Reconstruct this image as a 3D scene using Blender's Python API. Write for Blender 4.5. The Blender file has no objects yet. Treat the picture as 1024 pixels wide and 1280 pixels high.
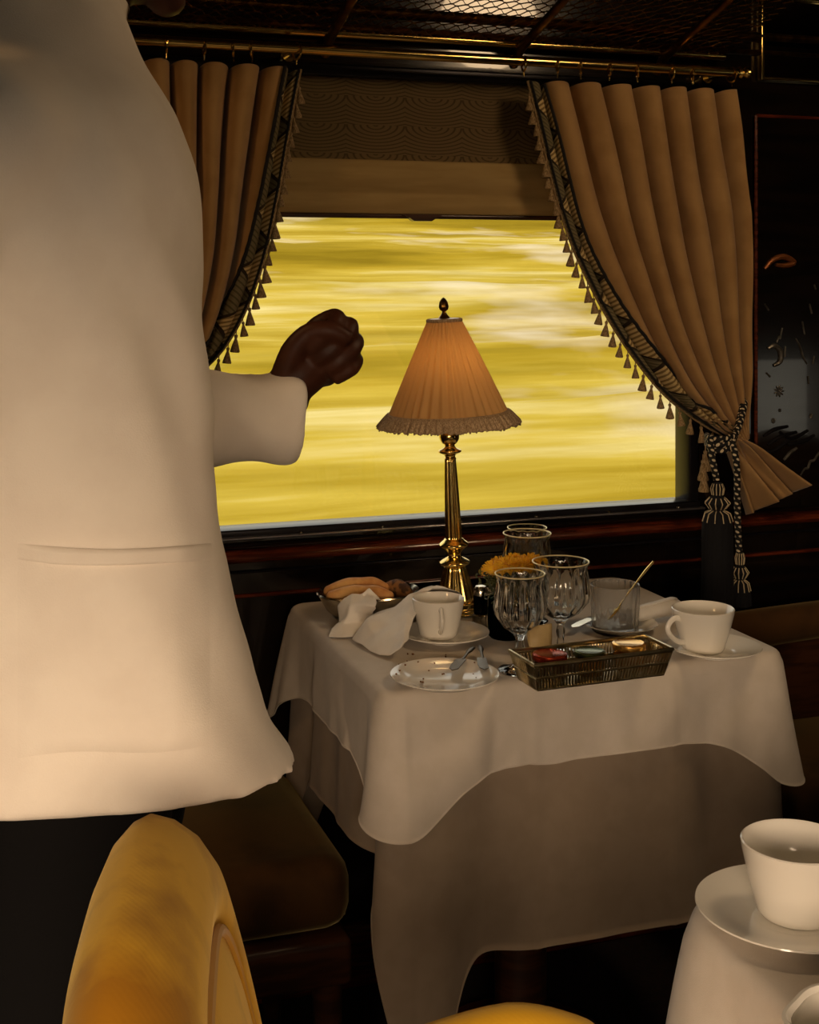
import bpy, bmesh, math, random
from mathutils import Vector, Matrix, noise
from mathutils.bvhtree import BVHTree
random.seed(7)
PI = math.pi
SC = bpy.context.scene
COL = SC.collection

# ------------------------------------------------------------------ camera geometry (1024 x 1280 frame)
AL = math.radians(19.2); CA, SA = math.cos(AL), math.sin(AL)
F, H, HOR = 1700.0, 1.35, 336.0
def ray(px, py):
    a = (px - 512) / F
    return Vector((a * CA + SA, -a * SA + CA, (HOR - py) / F))
def onZ(px, py, z):
    r = ray(px, py); d = (z - H) / r.z
    return Vector((r.x * d, r.y * d, z))
def onY(px, py, y):
    r = ray(px, py); d = y / r.y
    return Vector((r.x * d, y, H + r.z * d))
def onD(px, py, d):
    r = ray(px, py)
    return Vector((r.x * d, r.y * d, H + r.z * d))

cam = bpy.data.cameras.new('camera'); co = bpy.data.objects.new('camera', cam); COL.objects.link(co)
cam.sensor_fit = 'AUTO'; cam.sensor_width = 36; cam.lens = F / 1280 * 36
cam.shift_y = -(640 - HOR) / 1280; cam.clip_start = 0.02; cam.clip_end = 500
co.location = (0, 0, H); co.rotation_euler = (PI / 2, 0, -AL)
SC.camera = co

# ------------------------------------------------------------------ materials
def S(r, g, b):
    f = lambda c: (c / 255) / 12.92 if c / 255 <= .04045 else ((c / 255 + .055) / 1.055) ** 2.4
    return (f(r), f(g), f(b), 1)
def mat(name, col, rough=.5, metal=0, spec=.5, sheen=0, coat=0, trans=0, ior=1.45, n2=None, nscale=20, nmap=(1, 1, 1),
        nlo=.4, nhi=.6, bump=0, bscale=200, bmap=(1, 1, 1), coord='Object', emit=None, estr=0, ndetail=4, bdist=.001):
    m = bpy.data.materials.new(name); m.use_nodes = True
    nt = m.node_tree; N = nt.nodes; L = nt.links
    b = N['Principled BSDF']
    b.inputs['Base Color'].default_value = col
    b.inputs['Roughness'].default_value = rough
    b.inputs['Metallic'].default_value = metal
    b.inputs['Specular IOR Level'].default_value = spec
    b.inputs['Sheen Weight'].default_value = sheen
    b.inputs['Coat Weight'].default_value = coat
    b.inputs['Transmission Weight'].default_value = trans
    b.inputs['IOR'].default_value = ior
    if emit: b.inputs['Emission Color'].default_value = emit; b.inputs['Emission Strength'].default_value = estr
    tc = N.new('ShaderNodeTexCoord')
    if n2:
        mp = N.new('ShaderNodeMapping'); mp.inputs['Scale'].default_value = nmap
        L.new(tc.outputs[coord], mp.inputs['Vector'])
        nz = N.new('ShaderNodeTexNoise'); nz.inputs['Scale'].default_value = nscale; nz.inputs['Detail'].default_value = ndetail
        L.new(mp.outputs[0], nz.inputs['Vector'])
        cr = N.new('ShaderNodeValToRGB'); cr.color_ramp.elements[0].position = nlo; cr.color_ramp.elements[1].position = nhi
        cr.color_ramp.elements[0].color = col; cr.color_ramp.elements[1].color = n2
        L.new(nz.outputs['Fac'], cr.inputs['Fac']); L.new(cr.outputs['Color'], b.inputs['Base Color'])
    if bump:
        mp = N.new('ShaderNodeMapping'); mp.inputs['Scale'].default_value = bmap
        L.new(tc.outputs[coord], mp.inputs['Vector'])
        nz = N.new('ShaderNodeTexNoise'); nz.inputs['Scale'].default_value = bscale; nz.inputs['Detail'].default_value = 3
        L.new(mp.outputs[0], nz.inputs['Vector'])
        bp = N.new('ShaderNodeBump'); bp.inputs['Strength'].default_value = bump; bp.inputs['Distance'].default_value = bdist
        L.new(nz.outputs['Fac'], bp.inputs['Height']); L.new(bp.outputs[0], b.inputs['Normal'])
    return m

M = {}
M['linen'] = mat('white_linen', S(216, 206, 193), .85, spec=.2, sheen=.15, n2=S(211, 201, 187), nscale=30, bump=.25, bscale=900)
M['napkin'] = mat('bleached_napkin', S(244, 239, 230), .85, spec=.2, sheen=.15, n2=S(238, 232, 222), nscale=30, bump=.25, bscale=900)
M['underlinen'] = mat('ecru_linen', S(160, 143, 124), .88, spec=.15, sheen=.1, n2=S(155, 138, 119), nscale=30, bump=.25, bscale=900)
M['jacket'] = mat('white_cotton', S(244, 235, 222), .85, spec=.15, sheen=.1, n2=S(238, 228, 215), nscale=14, bump=.3, bscale=700)
M['porcelain'] = mat('porcelain', S(236, 232, 222), .12, spec=.6, coat=.3)
M['brass'] = mat('polished_brass', S(242, 210, 128), .17, 1, n2=S(222, 184, 100), nscale=25, nlo=.35, nhi=.75)
M['brassdark'] = mat('aged_brass', S(150, 108, 48), .3, 1, n2=S(110, 78, 34), nscale=40)
M['silver'] = mat('silver_plate', S(215, 206, 185), .18, 1, n2=S(180, 170, 148), nscale=35, nlo=.35, nhi=.75)
M['basketmetal'] = mat('tarnished_silver', S(222, 206, 164), .28, 1, n2=S(166, 148, 106), nscale=60, nlo=.35, nhi=.75)
M['lacquer'] = mat('black_lacquer', S(14, 11, 10), .14, spec=.5, coat=.6, n2=S(24, 16, 12), nscale=6, nmap=(1, 1, 8))
M['lacquerdull'] = mat('dark_varnished_wood', S(22, 14, 9), .35, spec=.4, n2=S(40, 22, 12), nscale=9, nmap=(1, 1, 9))
M['mahogany'] = mat('red_mahogany', S(104, 44, 22), .25, coat=.5, n2=S(70, 26, 13), nscale=14, nmap=(1, 10, 10))
M['frameblack'] = mat('window_frame_metal', S(40, 38, 42), .28, .6)
M['framelight'] = mat('aluminium_strip', S(170, 168, 172), .3, .9)
M['ceiling'] = mat('ceiling_varnish', S(20, 12, 7), .95, spec=.02, n2=S(14, 9, 5), nscale=5, nmap=(1, 9, 1))
M['carpet'] = mat('dark_carpet', S(26, 19, 17), .95, n2=S(38, 22, 18), nscale=60, bump=.6, bscale=400, bdist=.004)
M['curtain'] = mat('fawn_cotton_velvet', S(176, 140, 92), .9, spec=.15, sheen=.25, n2=S(164, 128, 82), nscale=18, bump=.25, bscale=600)
M['piping'] = mat('black_cord', S(14, 12, 12), .8)
M['fringe'] = mat('taupe_fringe', S(196, 170, 136), .95, spec=.1, n2=S(150, 124, 94), nscale=90, nmap=(6, 6, .6), bump=.6, bscale=300)
M['tassel'] = mat('beige_tassel', S(176, 150, 112), .95, spec=.1, n2=S(120, 98, 66), nscale=300, nmap=(3, 3, .3))
M['navy'] = mat('navy_tassel_yarn', S(10, 11, 18), .9, n2=S(6, 6, 10), nscale=300, nmap=(3, 3, .2), bump=.6, bscale=350, bmap=(3, 3, .2))
M['cream'] = mat('cream_cord', S(205, 186, 148), .8)
M['blindband'] = mat('cream_blind_cloth', S(170, 144, 96), .9, spec=.1, n2=S(160, 134, 88), nscale=8, nmap=(1, 1, 8))
M['skin'] = mat('dark_brown_skin', S(74, 40, 25), .5, spec=.3, n2=S(62, 33, 20), nscale=30, bump=.25, bscale=160)
M['hair'] = mat('black_hair', S(14, 11, 10), .7, n2=S(26, 20, 17), nscale=200, bump=.8, bscale=240)
M['trousers'] = mat('black_wool', S(10, 9, 10), .9, spec=.2, bump=.3, bscale=500)
M['shoe'] = mat('black_leather', S(12, 10, 10), .3)
M['eye'] = mat('eye_white', S(225, 215, 205), .2)
M['iris'] = mat('dark_iris', S(30, 18, 12), .15)
M['bread'] = mat('baked_crust', S(238, 186, 116), .6, n2=S(198, 130, 66), nscale=22, nlo=.4, nhi=.65, bump=.5, bscale=120, bdist=.002)
M['breadseed'] = mat('seeded_crust', S(150, 104, 56), .7, n2=S(70, 44, 22), nscale=60, nlo=.45, nhi=.55, bump=.6, bscale=160, bdist=.002)
M['crumb'] = mat('bread_crumb', S(120, 78, 40), .8)
M['petal'] = mat('yellow_petals', S(250, 204, 40), .7, n2=S(236, 172, 24), nscale=90, sheen=.2)
M['leaf'] = mat('grey_green_leaf', S(98, 100, 52), .6, n2=S(60, 66, 34), nscale=50)
M['lid_red'] = mat('red_metal_lid', S(170, 62, 34), .22, .8)
M['lid_gold'] = mat('gold_metal_lid', S(226, 176, 92), .22, .9)
M['lid_green'] = mat('green_metal_lid', S(86, 96, 54), .25, .8)
M['jam'] = mat('dark_jam', S(60, 26, 12), .2, coat=.5)
M['honey'] = mat('amber_honey', S(150, 98, 30), .2, coat=.5)
M['paper'] = mat('waxed_paper', S(176, 152, 104), .55, n2=S(160, 136, 92), nscale=30)
M['walnut'] = mat('walnut', S(70, 40, 22), .35, coat=.3, n2=S(46, 25, 13), nscale=12, nmap=(1, 1, 8))
M['inlay'] = mat('pewter_inlay', S(150, 146, 136), .3, .8, n2=S(110, 106, 98), nscale=80)
M['inlaygold'] = mat('copper_inlay', S(140, 82, 40), .4, .5)
M['mirror'] = mat('mirror_glass', S(225, 220, 205), .03, 1)
M['steel'] = mat('dull_steel', S(96, 86, 72), .35, .9)
M['gilt'] = mat('pale_gilt', S(240, 224, 176), .3, .4)
M['bulb'] = mat('lit_bulb', S(255, 220, 160), .4, emit=(1, .62, .25, 1), estr=8)

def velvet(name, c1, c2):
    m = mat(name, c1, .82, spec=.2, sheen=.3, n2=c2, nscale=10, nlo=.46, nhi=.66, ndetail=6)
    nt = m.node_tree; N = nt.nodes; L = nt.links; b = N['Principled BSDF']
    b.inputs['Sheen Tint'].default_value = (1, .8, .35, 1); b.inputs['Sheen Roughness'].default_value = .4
    tc = N.new('ShaderNodeTexCoord'); wv = N.new('ShaderNodeTexWave'); wv.wave_type = 'BANDS'; wv.bands_direction = 'DIAGONAL'
    wv.inputs['Scale'].default_value = 110; wv.inputs['Distortion'].default_value = 2.7
    mp = N.new('ShaderNodeMapping'); mp.inputs['Scale'].default_value = (1, 1, .03)
    L.new(tc.outputs['Object'], mp.inputs[0]); L.new(mp.outputs[0], wv.inputs['Vector'])
    bp = N.new('ShaderNodeBump'); bp.inputs['Strength'].default_value = .05; bp.inputs['Distance'].default_value = .0010
    L.new(wv.outputs['Fac'], bp.inputs['Height']); L.new(bp.outputs[0], b.inputs['Normal'])
    return m
M['velvet'] = velvet('mustard_velvet', S(218, 166, 36), S(158, 106, 14))
M['velvetpipe'] = mat('mustard_piping', S(190, 140, 30), .75, sheen=.15)
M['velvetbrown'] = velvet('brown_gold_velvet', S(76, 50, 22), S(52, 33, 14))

def glassmat(name, col=(1, 1, 1, 1), rough=0.0):
    m = bpy.data.materials.new(name); m.use_nodes = True
    nt = m.node_tree; N = nt.nodes; L = nt.links; N.clear()
    o = N.new('ShaderNodeOutputMaterial'); g = N.new('ShaderNodeBsdfGlass')
    g.inputs['Color'].default_value = col; g.inputs['Roughness'].default_value = rough; g.inputs['IOR'].default_value = 1.5
    L.new(g.outputs[0], o.inputs[0]); return m
M['glass'] = glassmat('clear_cut_glass', (.98, .98, .97, 1))
M['ribbed'] = glassmat('ribbed_tumbler_glass', (.98, .98, .97, 1), .14)
_m = M['ribbed']; _n = _m.node_tree; _o = [x for x in _n.nodes if x.type == 'OUTPUT_MATERIAL'][0]; _g = [x for x in _n.nodes if x.type == 'BSDF_GLASS'][0]
_x = _n.nodes.new('ShaderNodeMixShader'); _x.inputs[0].default_value = .16; _d = _n.nodes.new('ShaderNodeBsdfDiffuse'); _d.inputs[0].default_value = (.9, .88, .84, 1)
_n.links.new(_g.outputs[0], _x.inputs[1]); _n.links.new(_d.outputs[0], _x.inputs[2]); _n.links.new(_x.outputs[0], _o.inputs[0])
M['greenglass'] = glassmat('dark_green_glass', (.02, .07, .045, 1))
M['darkglass'] = glassmat('smoked_glass', (.05, .045, .04, 1))
M['water'] = glassmat('water', (.98, .98, .95, 1))
def panemat():
    m = bpy.data.materials.new('window_pane_glass'); m.use_nodes = True
    nt = m.node_tree; N = nt.nodes; L = nt.links; N.clear()
    o = N.new('ShaderNodeOutputMaterial'); mx = N.new('ShaderNodeMixShader'); fr = N.new('ShaderNodeFresnel'); fr.inputs['IOR'].default_value = 1.5
    t = N.new('ShaderNodeBsdfTransparent'); t.inputs[0].default_value = (.97, .97, .95, 1)
    g = N.new('ShaderNodeBsdfGlossy'); g.inputs['Roughness'].default_value = 0.0
    L.new(fr.outputs[0], mx.inputs[0]); L.new(t.outputs[0], mx.inputs[1]); L.new(g.outputs[0], mx.inputs[2]); L.new(mx.outputs[0], o.inputs[0])
    return m
M['pane'] = panemat()
def shademat():
    m = bpy.data.materials.new('pleated_shade_cloth'); m.use_nodes = True
    nt = m.node_tree; N = nt.nodes; L = nt.links; N.clear()
    o = N.new('ShaderNodeOutputMaterial'); mx = N.new('ShaderNodeMixShader'); mx.inputs[0].default_value = .32
    d = N.new('ShaderNodeBsdfDiffuse'); d.inputs[0].default_value = S(192, 160, 114)
    t = N.new('ShaderNodeBsdfTranslucent'); t.inputs[0].default_value = S(230, 172, 98)
    L.new(d.outputs[0], mx.inputs[1]); L.new(t.outputs[0], mx.inputs[2]); L.new(mx.outputs[0], o.inputs[0]); return m
M['shade'] = shademat()

def uv_nodes(m):
    N = m.node_tree.nodes; return N, m.node_tree.links, N['Principled BSDF'], N.new('ShaderNodeTexCoord')
def ropemat():
    m = mat('black_white_rope', S(16, 15, 16), .8); N, L, b, tc = uv_nodes(m)
    mp = N.new('ShaderNodeMapping'); L.new(tc.outputs['UV'], mp.inputs[0]); mp.inputs['Scale'].default_value = (1, 1, 0)
    fr = N.new('ShaderNodeVectorMath'); fr.operation = 'FRACTION'; L.new(mp.outputs[0], fr.inputs[0])
    ds = N.new('ShaderNodeVectorMath'); ds.operation = 'DISTANCE'; L.new(fr.outputs[0], ds.inputs[0]); ds.inputs[1].default_value = (.5, .5, 0)
    lt = N.new('ShaderNodeMath'); lt.operation = 'LESS_THAN'; L.new(ds.outputs['Value'], lt.inputs[0]); lt.inputs[1].default_value = .27
    mx = N.new('ShaderNodeMixRGB'); L.new(lt.outputs[0], mx.inputs[0]); mx.inputs[1].default_value = S(14, 13, 15); mx.inputs[2].default_value = S(214, 196, 160)
    L.new(mx.outputs[0], b.inputs['Base Color']); return m
M['rope'] = ropemat()
def bordermat():
    m = mat('embroidered_border', S(150, 128, 84), .9, spec=.1); N, L, b, tc = uv_nodes(m)
    sx = N.new('ShaderNodeSeparateXYZ'); L.new(tc.outputs['UV'], sx.inputs[0])
    def mth(op, a, c=None):
        n = N.new('ShaderNodeMath'); n.operation = op
        for i, q in enumerate((a, c)):
            if q is None: continue
            if isinstance(q, (int, float)): n.inputs[i].default_value = q
            else: L.new(q, n.inputs[i])
        return n.outputs[0]
    tri = mth('ABSOLUTE', mth('SUBTRACT', mth('FRACT', sx.outputs[1]), .5))       # zigzag along the band
    side = mth('GREATER_THAN', sx.outputs[0], mth('MULTIPLY', tri, 2.0))
    edge = mth('LESS_THAN', mth('ABSOLUTE', mth('SUBTRACT', sx.outputs[0], mth('MULTIPLY', tri, 2.0))), .07)
    st1 = mth('SINE', mth('MULTIPLY', mth('ADD', mth('MULTIPLY', sx.outputs[1], 1.0), mth('MULTIPLY', sx.outputs[0], .35)), 70.0))
    st2 = mth('SINE', mth('MULTIPLY', mth('SUBTRACT', mth('MULTIPLY', sx.outputs[1], 1.0), mth('MULTIPLY', sx.outputs[0], .35)), 70.0))
    m1 = N.new('ShaderNodeMixRGB'); L.new(mth('GREATER_THAN', st1, .1), m1.inputs[0]); m1.inputs[1].default_value = S(206, 182, 128); m1.inputs[2].default_value = S(136, 112, 72)
    m2 = N.new('ShaderNodeMixRGB'); L.new(mth('GREATER_THAN', st2, .5), m2.inputs[0]); m2.inputs[1].default_value = S(118, 108, 80); m2.inputs[2].default_value = S(88, 80, 58)
    mx = N.new('ShaderNodeMixRGB'); L.new(side, mx.inputs[0]); L.new(m2.outputs[0], mx.inputs[1]); L.new(m1.outputs[0], mx.inputs[2])
    me = N.new('ShaderNodeMixRGB'); L.new(edge, me.inputs[0]); L.new(mx.outputs[0], me.inputs[1]); me.inputs[2].default_value = S(52, 44, 34)
    L.new(me.outputs[0], b.inputs['Base Color']); return m
M['border'] = bordermat()
def blindmat():
    m = mat('scallop_damask', S(88, 72, 50), .9, spec=.1); N, L, b, tc = uv_nodes(m)
    mp = N.new('ShaderNodeMapping'); mp.inputs['Scale'].default_value = (1, 1, 1); L.new(tc.outputs['UV'], mp.inputs[0])
    fr = N.new('ShaderNodeVectorMath'); fr.operation = 'FRACTION'; L.new(mp.outputs[0], fr.inputs[0])
    ds = N.new('ShaderNodeVectorMath'); ds.operation = 'DISTANCE'; L.new(fr.outputs[0], ds.inputs[0]); ds.inputs[1].default_value = (.5, 0, 0)
    mm = N.new('ShaderNodeMath'); mm.operation = 'MULTIPLY'; L.new(ds.outputs['Value'], mm.inputs[0]); mm.inputs[1].default_value = 55
    sn = N.new('ShaderNodeMath'); sn.operation = 'SINE'; L.new(mm.outputs[0], sn.inputs[0])
    cr = N.new('ShaderNodeValToRGB'); cr.color_ramp.elements[0].position = .2; cr.color_ramp.elements[1].position = .9
    cr.color_ramp.elements[0].color = S(110, 92, 64); cr.color_ramp.elements[1].color = S(80, 66, 46)
    L.new(sn.outputs[0], cr.inputs[0]); L.new(cr.outputs[0], b.inputs['Base Color']); return m
M['blind'] = blindmat()
SM = lambda *c: tuple(x * k for x, k in zip(S(*c)[:3], (.95, .87, .90))) + (1,)
def meadowmat():
    m = mat('autumn_meadow', SM(200, 170, 40), .95, spec=.05); N, L, b, tc = uv_nodes(m)
    def nz(scale, vec, det=5, rough=.6):
        mp = N.new('ShaderNodeMapping'); mp.inputs['Scale'].default_value = vec; L.new(tc.outputs['Object'], mp.inputs[0])
        n = N.new('ShaderNodeTexNoise'); n.inputs['Scale'].default_value = scale; n.inputs['Detail'].default_value = det; n.inputs['Roughness'].default_value = rough
        L.new(mp.outputs[0], n.inputs['Vector']); return n.outputs['Fac']
    a = nz(1, (.06, .45, 1.3), 6, .6); c = nz(1, (.12, .3, 2.2), 4, .55); w = nz(1, (.13, .15, .8), 4, .6)
    cr = N.new('ShaderNodeValToRGB'); e = cr.color_ramp.elements
    e[0].position = .30; e[0].color = SM(132, 114, 20); e[1].position = .68; e[1].color = SM(228, 218, 150)
    x = e.new(.44); x.color = SM(170, 148, 36); x = e.new(.54); x.color = SM(196, 176, 66)
    L.new(a, cr.inputs[0])
    c2 = N.new('ShaderNodeValToRGB'); c2.color_ramp.elements[0].position = .48; c2.color_ramp.elements[1].position = .72; L.new(c, c2.inputs[0])
    f2 = N.new('ShaderNodeMath'); f2.operation = 'MULTIPLY'; L.new(c2.outputs[0], f2.inputs[0]); f2.inputs[1].default_value = .75
    m1 = N.new('ShaderNodeMixRGB'); L.new(f2.outputs[0], m1.inputs[0]); L.new(cr.outputs[0], m1.inputs[1]); m1.inputs[2].default_value = SM(138, 122, 26)
    c3 = N.new('ShaderNodeValToRGB'); c3.color_ramp.elements[0].position = .54; c3.color_ramp.elements[1].position = .76; L.new(w, c3.inputs[0])
    m2 = N.new('ShaderNodeMixRGB'); L.new(c3.outputs[0], m2.inputs[0]); L.new(m1.outputs[0], m2.inputs[1]); m2.inputs[2].default_value = SM(232, 226, 204)
    L.new(m2.outputs[0], b.inputs['Base Color']); return m
M['meadow'] = meadowmat()

# ------------------------------------------------------------------ mesh helpers
class MB:
    def __init__(s): s.v = []; s.f = []; s.uv = {}
    def add(s, vs, fs, uvs=None):
        o = len(s.v); s.v += [tuple(v) for v in vs]
        for i, f in enumerate(fs):
            if uvs: s.uv[len(s.f)] = uvs[i]
            s.f.append(tuple(o + k for k in f))
    def box(s, c, d, bev=0, rot=None):
        bm = bmesh.new(); bmesh.ops.create_cube(bm, size=1)
        bmesh.ops.scale(bm, vec=d, verts=bm.verts)
        if bev: bmesh.ops.bevel(bm, geom=bm.edges[:], offset=bev, segments=3, profile=.5, affect='EDGES')
        if rot is not None: bmesh.ops.transform(bm, matrix=rot.to_4x4(), verts=bm.verts)
        bm.verts.index_update()
        s.add([v.co + Vector(c) for v in bm.verts], [[v.index for v in f.verts] for f in bm.faces]); bm.free()
    def lathe(s, prof, seg=40, c=(0, 0, 0), flute=None, sx=1, sy=1, close=False):
        c = Vector(c); vs = []; fs = []
        n = len(prof)
        for i, (r, z) in enumerate(prof):
            for k in range(seg):
                a = 2 * PI * k / seg
                rr = r * (flute(a, z, i) if flute else 1)
                vs.append(c + Vector((rr * math.cos(a) * sx, rr * math.sin(a) * sy, z)))
        for i in range(n - 1 + (1 if close else 0)):
            j = (i + 1) % n
            for k in range(seg):
                q = (k + 1) % seg
                fs.append((i * seg + k, i * seg + q, j * seg + q, j * seg + k))
        if not close:
            if prof[0][0] > 1e-5: fs.append(tuple(range(seg))[::-1])
            if prof[-1][0] > 1e-5: fs.append(tuple((n - 1) * seg + k for k in range(seg)))
        s.add(vs, fs)
    def turned(s, prof, seg=48, c=(0, 0, 0), flute=None, sub=4):
        P, _ = smooth_path([Vector((p[0], 0, p[1])) for p in prof], [0] * len(prof), sub)
        s.lathe([(max(0, p.x), p.z) for p in P], seg, c, flute)
    def tube(s, pts, rad, seg=10, caps=True, closed=False, sub=1, flat=1.0, uvs=None):
        pts = [Vector(p) for p in pts]
        R = [rad] * len(pts) if isinstance(rad, (int, float)) else list(rad)
        if sub > 1: pts, R = smooth_path(pts, R, sub, closed)
        n = len(pts); vs = []; fs = []; up = Vector((0, 0, 1)); last = None; us = []; acc = 0
        for i, p in enumerate(pts):
            a = pts[i - 1] if (i > 0 or closed) else p; b = pts[(i + 1) % n] if (i < n - 1 or closed) else p
            t = (b - a); t = t.normalized() if t.length > 1e-9 else Vector((0, 0, 1))
            if last is None:
                x = t.cross(up)
                if x.length < 1e-3: x = t.cross(Vector((0, 1, 0)))
            else: x = last - t * last.dot(t)
            x.normalize(); last = x; y = t.cross(x)
            if i: acc += (p - pts[i - 1]).length
            us.append(acc)
            for k in range(seg):
                g = 2 * PI * k / seg
                vs.append(p + (x * math.cos(g) + y * math.sin(g) * flat) * R[i])
        U = [] if uvs else None
        for i in range(n if closed else n - 1):
            j = (i + 1) % n
            for k in range(seg):
                q = (k + 1) % seg; fs.append((i * seg + k, i * seg + q, j * seg + q, j * seg + k))
                if uvs:
                    u0, u1 = uvs[0] * k / seg, uvs[0] * (k + 1) / seg; v0, v1 = us[i] * uvs[1], us[j] * uvs[1]
                    U.append([(u0 + .0 + v0 * .5, v0), (u1 + v0 * .5, v0), (u1 + v1 * .5, v1), (u0 + v1 * .5, v1)])
        if caps and not closed:
            for base, ctr in ((0, pts[0]), ((n - 1) * seg, pts[-1])):
                vs.append(ctr); ci = len(vs) - 1
                for k in range(seg):
                    q = (k + 1) % seg
                    fs.append((ci, base + q, base + k) if base == 0 else (ci, base + k, base + q))
                    if uvs: U.append([(0, 0)] * 3)
        s.add(vs, fs, U)
    def limb(s, pts, rad, seg=14, sub=5):
        """closed tapering limb with round ends"""
        pts = [Vector(p) for p in pts]; P, R = smooth_path(pts, list(rad), sub)
        d0 = (P[0] - P[1]).normalized(); d1 = (P[-1] - P[-2]).normalized()
        pre = [(P[0] + d0 * R[0] * math.sin(a), R[0] * math.cos(a)) for a in (1.35, 1.0, .6, .3)]
        post = [(P[-1] + d1 * R[-1] * math.sin(a), R[-1] * math.cos(a)) for a in (.3, .6, 1.0, 1.35)]
        Q = [q[0] for q in pre] + P + [q[0] for q in post]; r = [q[1] for q in pre] + R + [q[1] for q in post]
        s.tube(Q, r, seg)
    def ell(s, c, r, rot=None, seg=24, rings=14):
        vs = []; fs = []; c = Vector(c)
        for i in range(rings + 1):
            p = PI * i / rings
            for k in range(seg):
                a = 2 * PI * k / seg
                v = Vector((r[0] * math.sin(p) * math.cos(a), r[1] * math.sin(p) * math.sin(a), -r[2] * math.cos(p)))
                if rot is not None: v = rot @ v
                vs.append(c + v)
        for i in range(rings):
            for k in range(seg):
                q = (k + 1) % seg; fs.append((i * seg + k, i * seg + q, (i + 1) * seg + q, (i + 1) * seg + k))
        s.add(vs, fs)
    def surf(s, fn, nu, nv, closeu=False, uvf=None):
        vs = [fn(i / nu, j / nv) for j in range(nv + 1) for i in range(nu + 1)]
        fs = []; U = []
        for j in range(nv):
            for i in range(nu):
                a = j * (nu + 1) + i; fs.append((a, a + 1, a + nu + 2, a + nu + 1))
                g = uvf or (lambda u, v: (u, v))
                U.append([g(i / nu, j / nv), g((i + 1) / nu, j / nv), g((i + 1) / nu, (j + 1) / nv), g(i / nu, (j + 1) / nv)])
        s.add(vs, fs, U)
    def prism(s, poly, axis, lo, hi):
        """extrude a 2-D outline along axis 0/1/2"""
        def P(a, b, t):
            return {0: (t, a, b), 1: (a, t, b), 2: (a, b, t)}[axis]
        n = len(poly); vs = [P(a, b, lo) for a, b in poly] + [P(a, b, hi) for a, b in poly]
        fs = [tuple(range(n))[::-1], tuple(range(n, 2 * n))] + [(i, (i + 1) % n, n + (i + 1) % n, n + i) for i in range(n)]
        s.add(vs, fs)
    def xf(s, mtx, start=0):
        s.v = s.v[:start] + [tuple(mtx @ Vector(v)) for v in s.v[start:]]
    def mesh(s, name, material, smooth=True, angle=40):
        me = bpy.data.meshes.new(name); me.from_pydata(s.v, [], s.f)
        if s.uv:
            ul = me.uv_layers.new(name='UVMap')
            for p in me.polygons:
                q = s.uv.get(p.index)
                if q:
                    for li, uv in zip(p.loop_indices, q): ul.data[li].uv = uv
        bm = bmesh.new(); bm.from_mesh(me)
        bmesh.ops.remove_doubles(bm, verts=bm.verts, dist=1e-6); bmesh.ops.recalc_face_normals(bm, faces=bm.faces)
        bm.to_mesh(me); bm.free()
        if smooth:
            me.polygons.foreach_set('use_smooth', [True] * len(me.polygons))
            try: me.set_sharp_from_angle(angle=math.radians(angle))
            except Exception: pass
        if material: me.materials.append(material)
        me.update(); return me

def smooth_path(pts, R, sub, closed=False):
    n = len(pts); P = []; Q = []
    rng = n if closed else n - 1
    for i in range(rng):
        g = (lambda k: pts[k % n]) if closed else (lambda k: pts[min(max(k, 0), n - 1)])
        h = (lambda k: R[k % n]) if closed else (lambda k: R[min(max(k, 0), n - 1)])
        a, b, c, d = g(i - 1), g(i), g(i + 1), g(i + 2)
        for k in range(sub):
            t = k / sub
            P.append(.5 * ((2 * b) + (c - a) * t + (2 * a - 5 * b + 4 * c - d) * t * t + (3 * b - a - 3 * c + d) * t ** 3))
            Q.append(h(i) * (1 - t) + h(i + 1) * t)
    if not closed: P.append(pts[-1]); Q.append(R[-1])
    return P, Q
def interp(tab, x):
    """piecewise smooth lookup of rows [x, a, b, ...]"""
    if x <= tab[0][0]: return tab[0][1:]
    if x >= tab[-1][0]: return tab[-1][1:]
    for i in range(len(tab) - 1):
        if tab[i][0] <= x <= tab[i + 1][0]:
            t = (x - tab[i][0]) / (tab[i + 1][0] - tab[i][0])
            g = lambda k: tab[min(max(k, 0), len(tab) - 1)]
            out = []
            for c in range(1, len(tab[0])):
                x0, x1 = tab[i][0], tab[i + 1][0]
                m0 = (tab[i + 1][c] - g(i - 1)[c]) / max(1e-9, tab[i + 1][0] - g(i - 1)[0]); m1 = (g(i + 2)[c] - tab[i][c]) / max(1e-9, g(i + 2)[0] - tab[i][0])
                h = x1 - x0; a, b = tab[i][c], tab[i + 1][c]
                out.append((2 * t ** 3 - 3 * t * t + 1) * a + (t ** 3 - 2 * t * t + t) * h * m0 + (-2 * t ** 3 + 3 * t * t) * b + (t ** 3 - t * t) * h * m1)
            return out
def polyline(pts, n):
    """resample 2-D points evenly with a smooth curve"""
    P, _ = smooth_path([Vector((p[0], p[1], 0)) for p in pts], [0] * len(pts), 16)
    L = [0]
    for a, b in zip(P, P[1:]): L.append(L[-1] + (b - a).length)
    out = []; j = 0
    for i in range(n + 1):
        t = L[-1] * i / n
        while j < len(L) - 2 and L[j + 1] < t: j += 1
        q = (t - L[j]) / max(1e-9, L[j + 1] - L[j]); p = P[j].lerp(P[j + 1], q); out.append((p.x, p.y))
    return out

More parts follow.
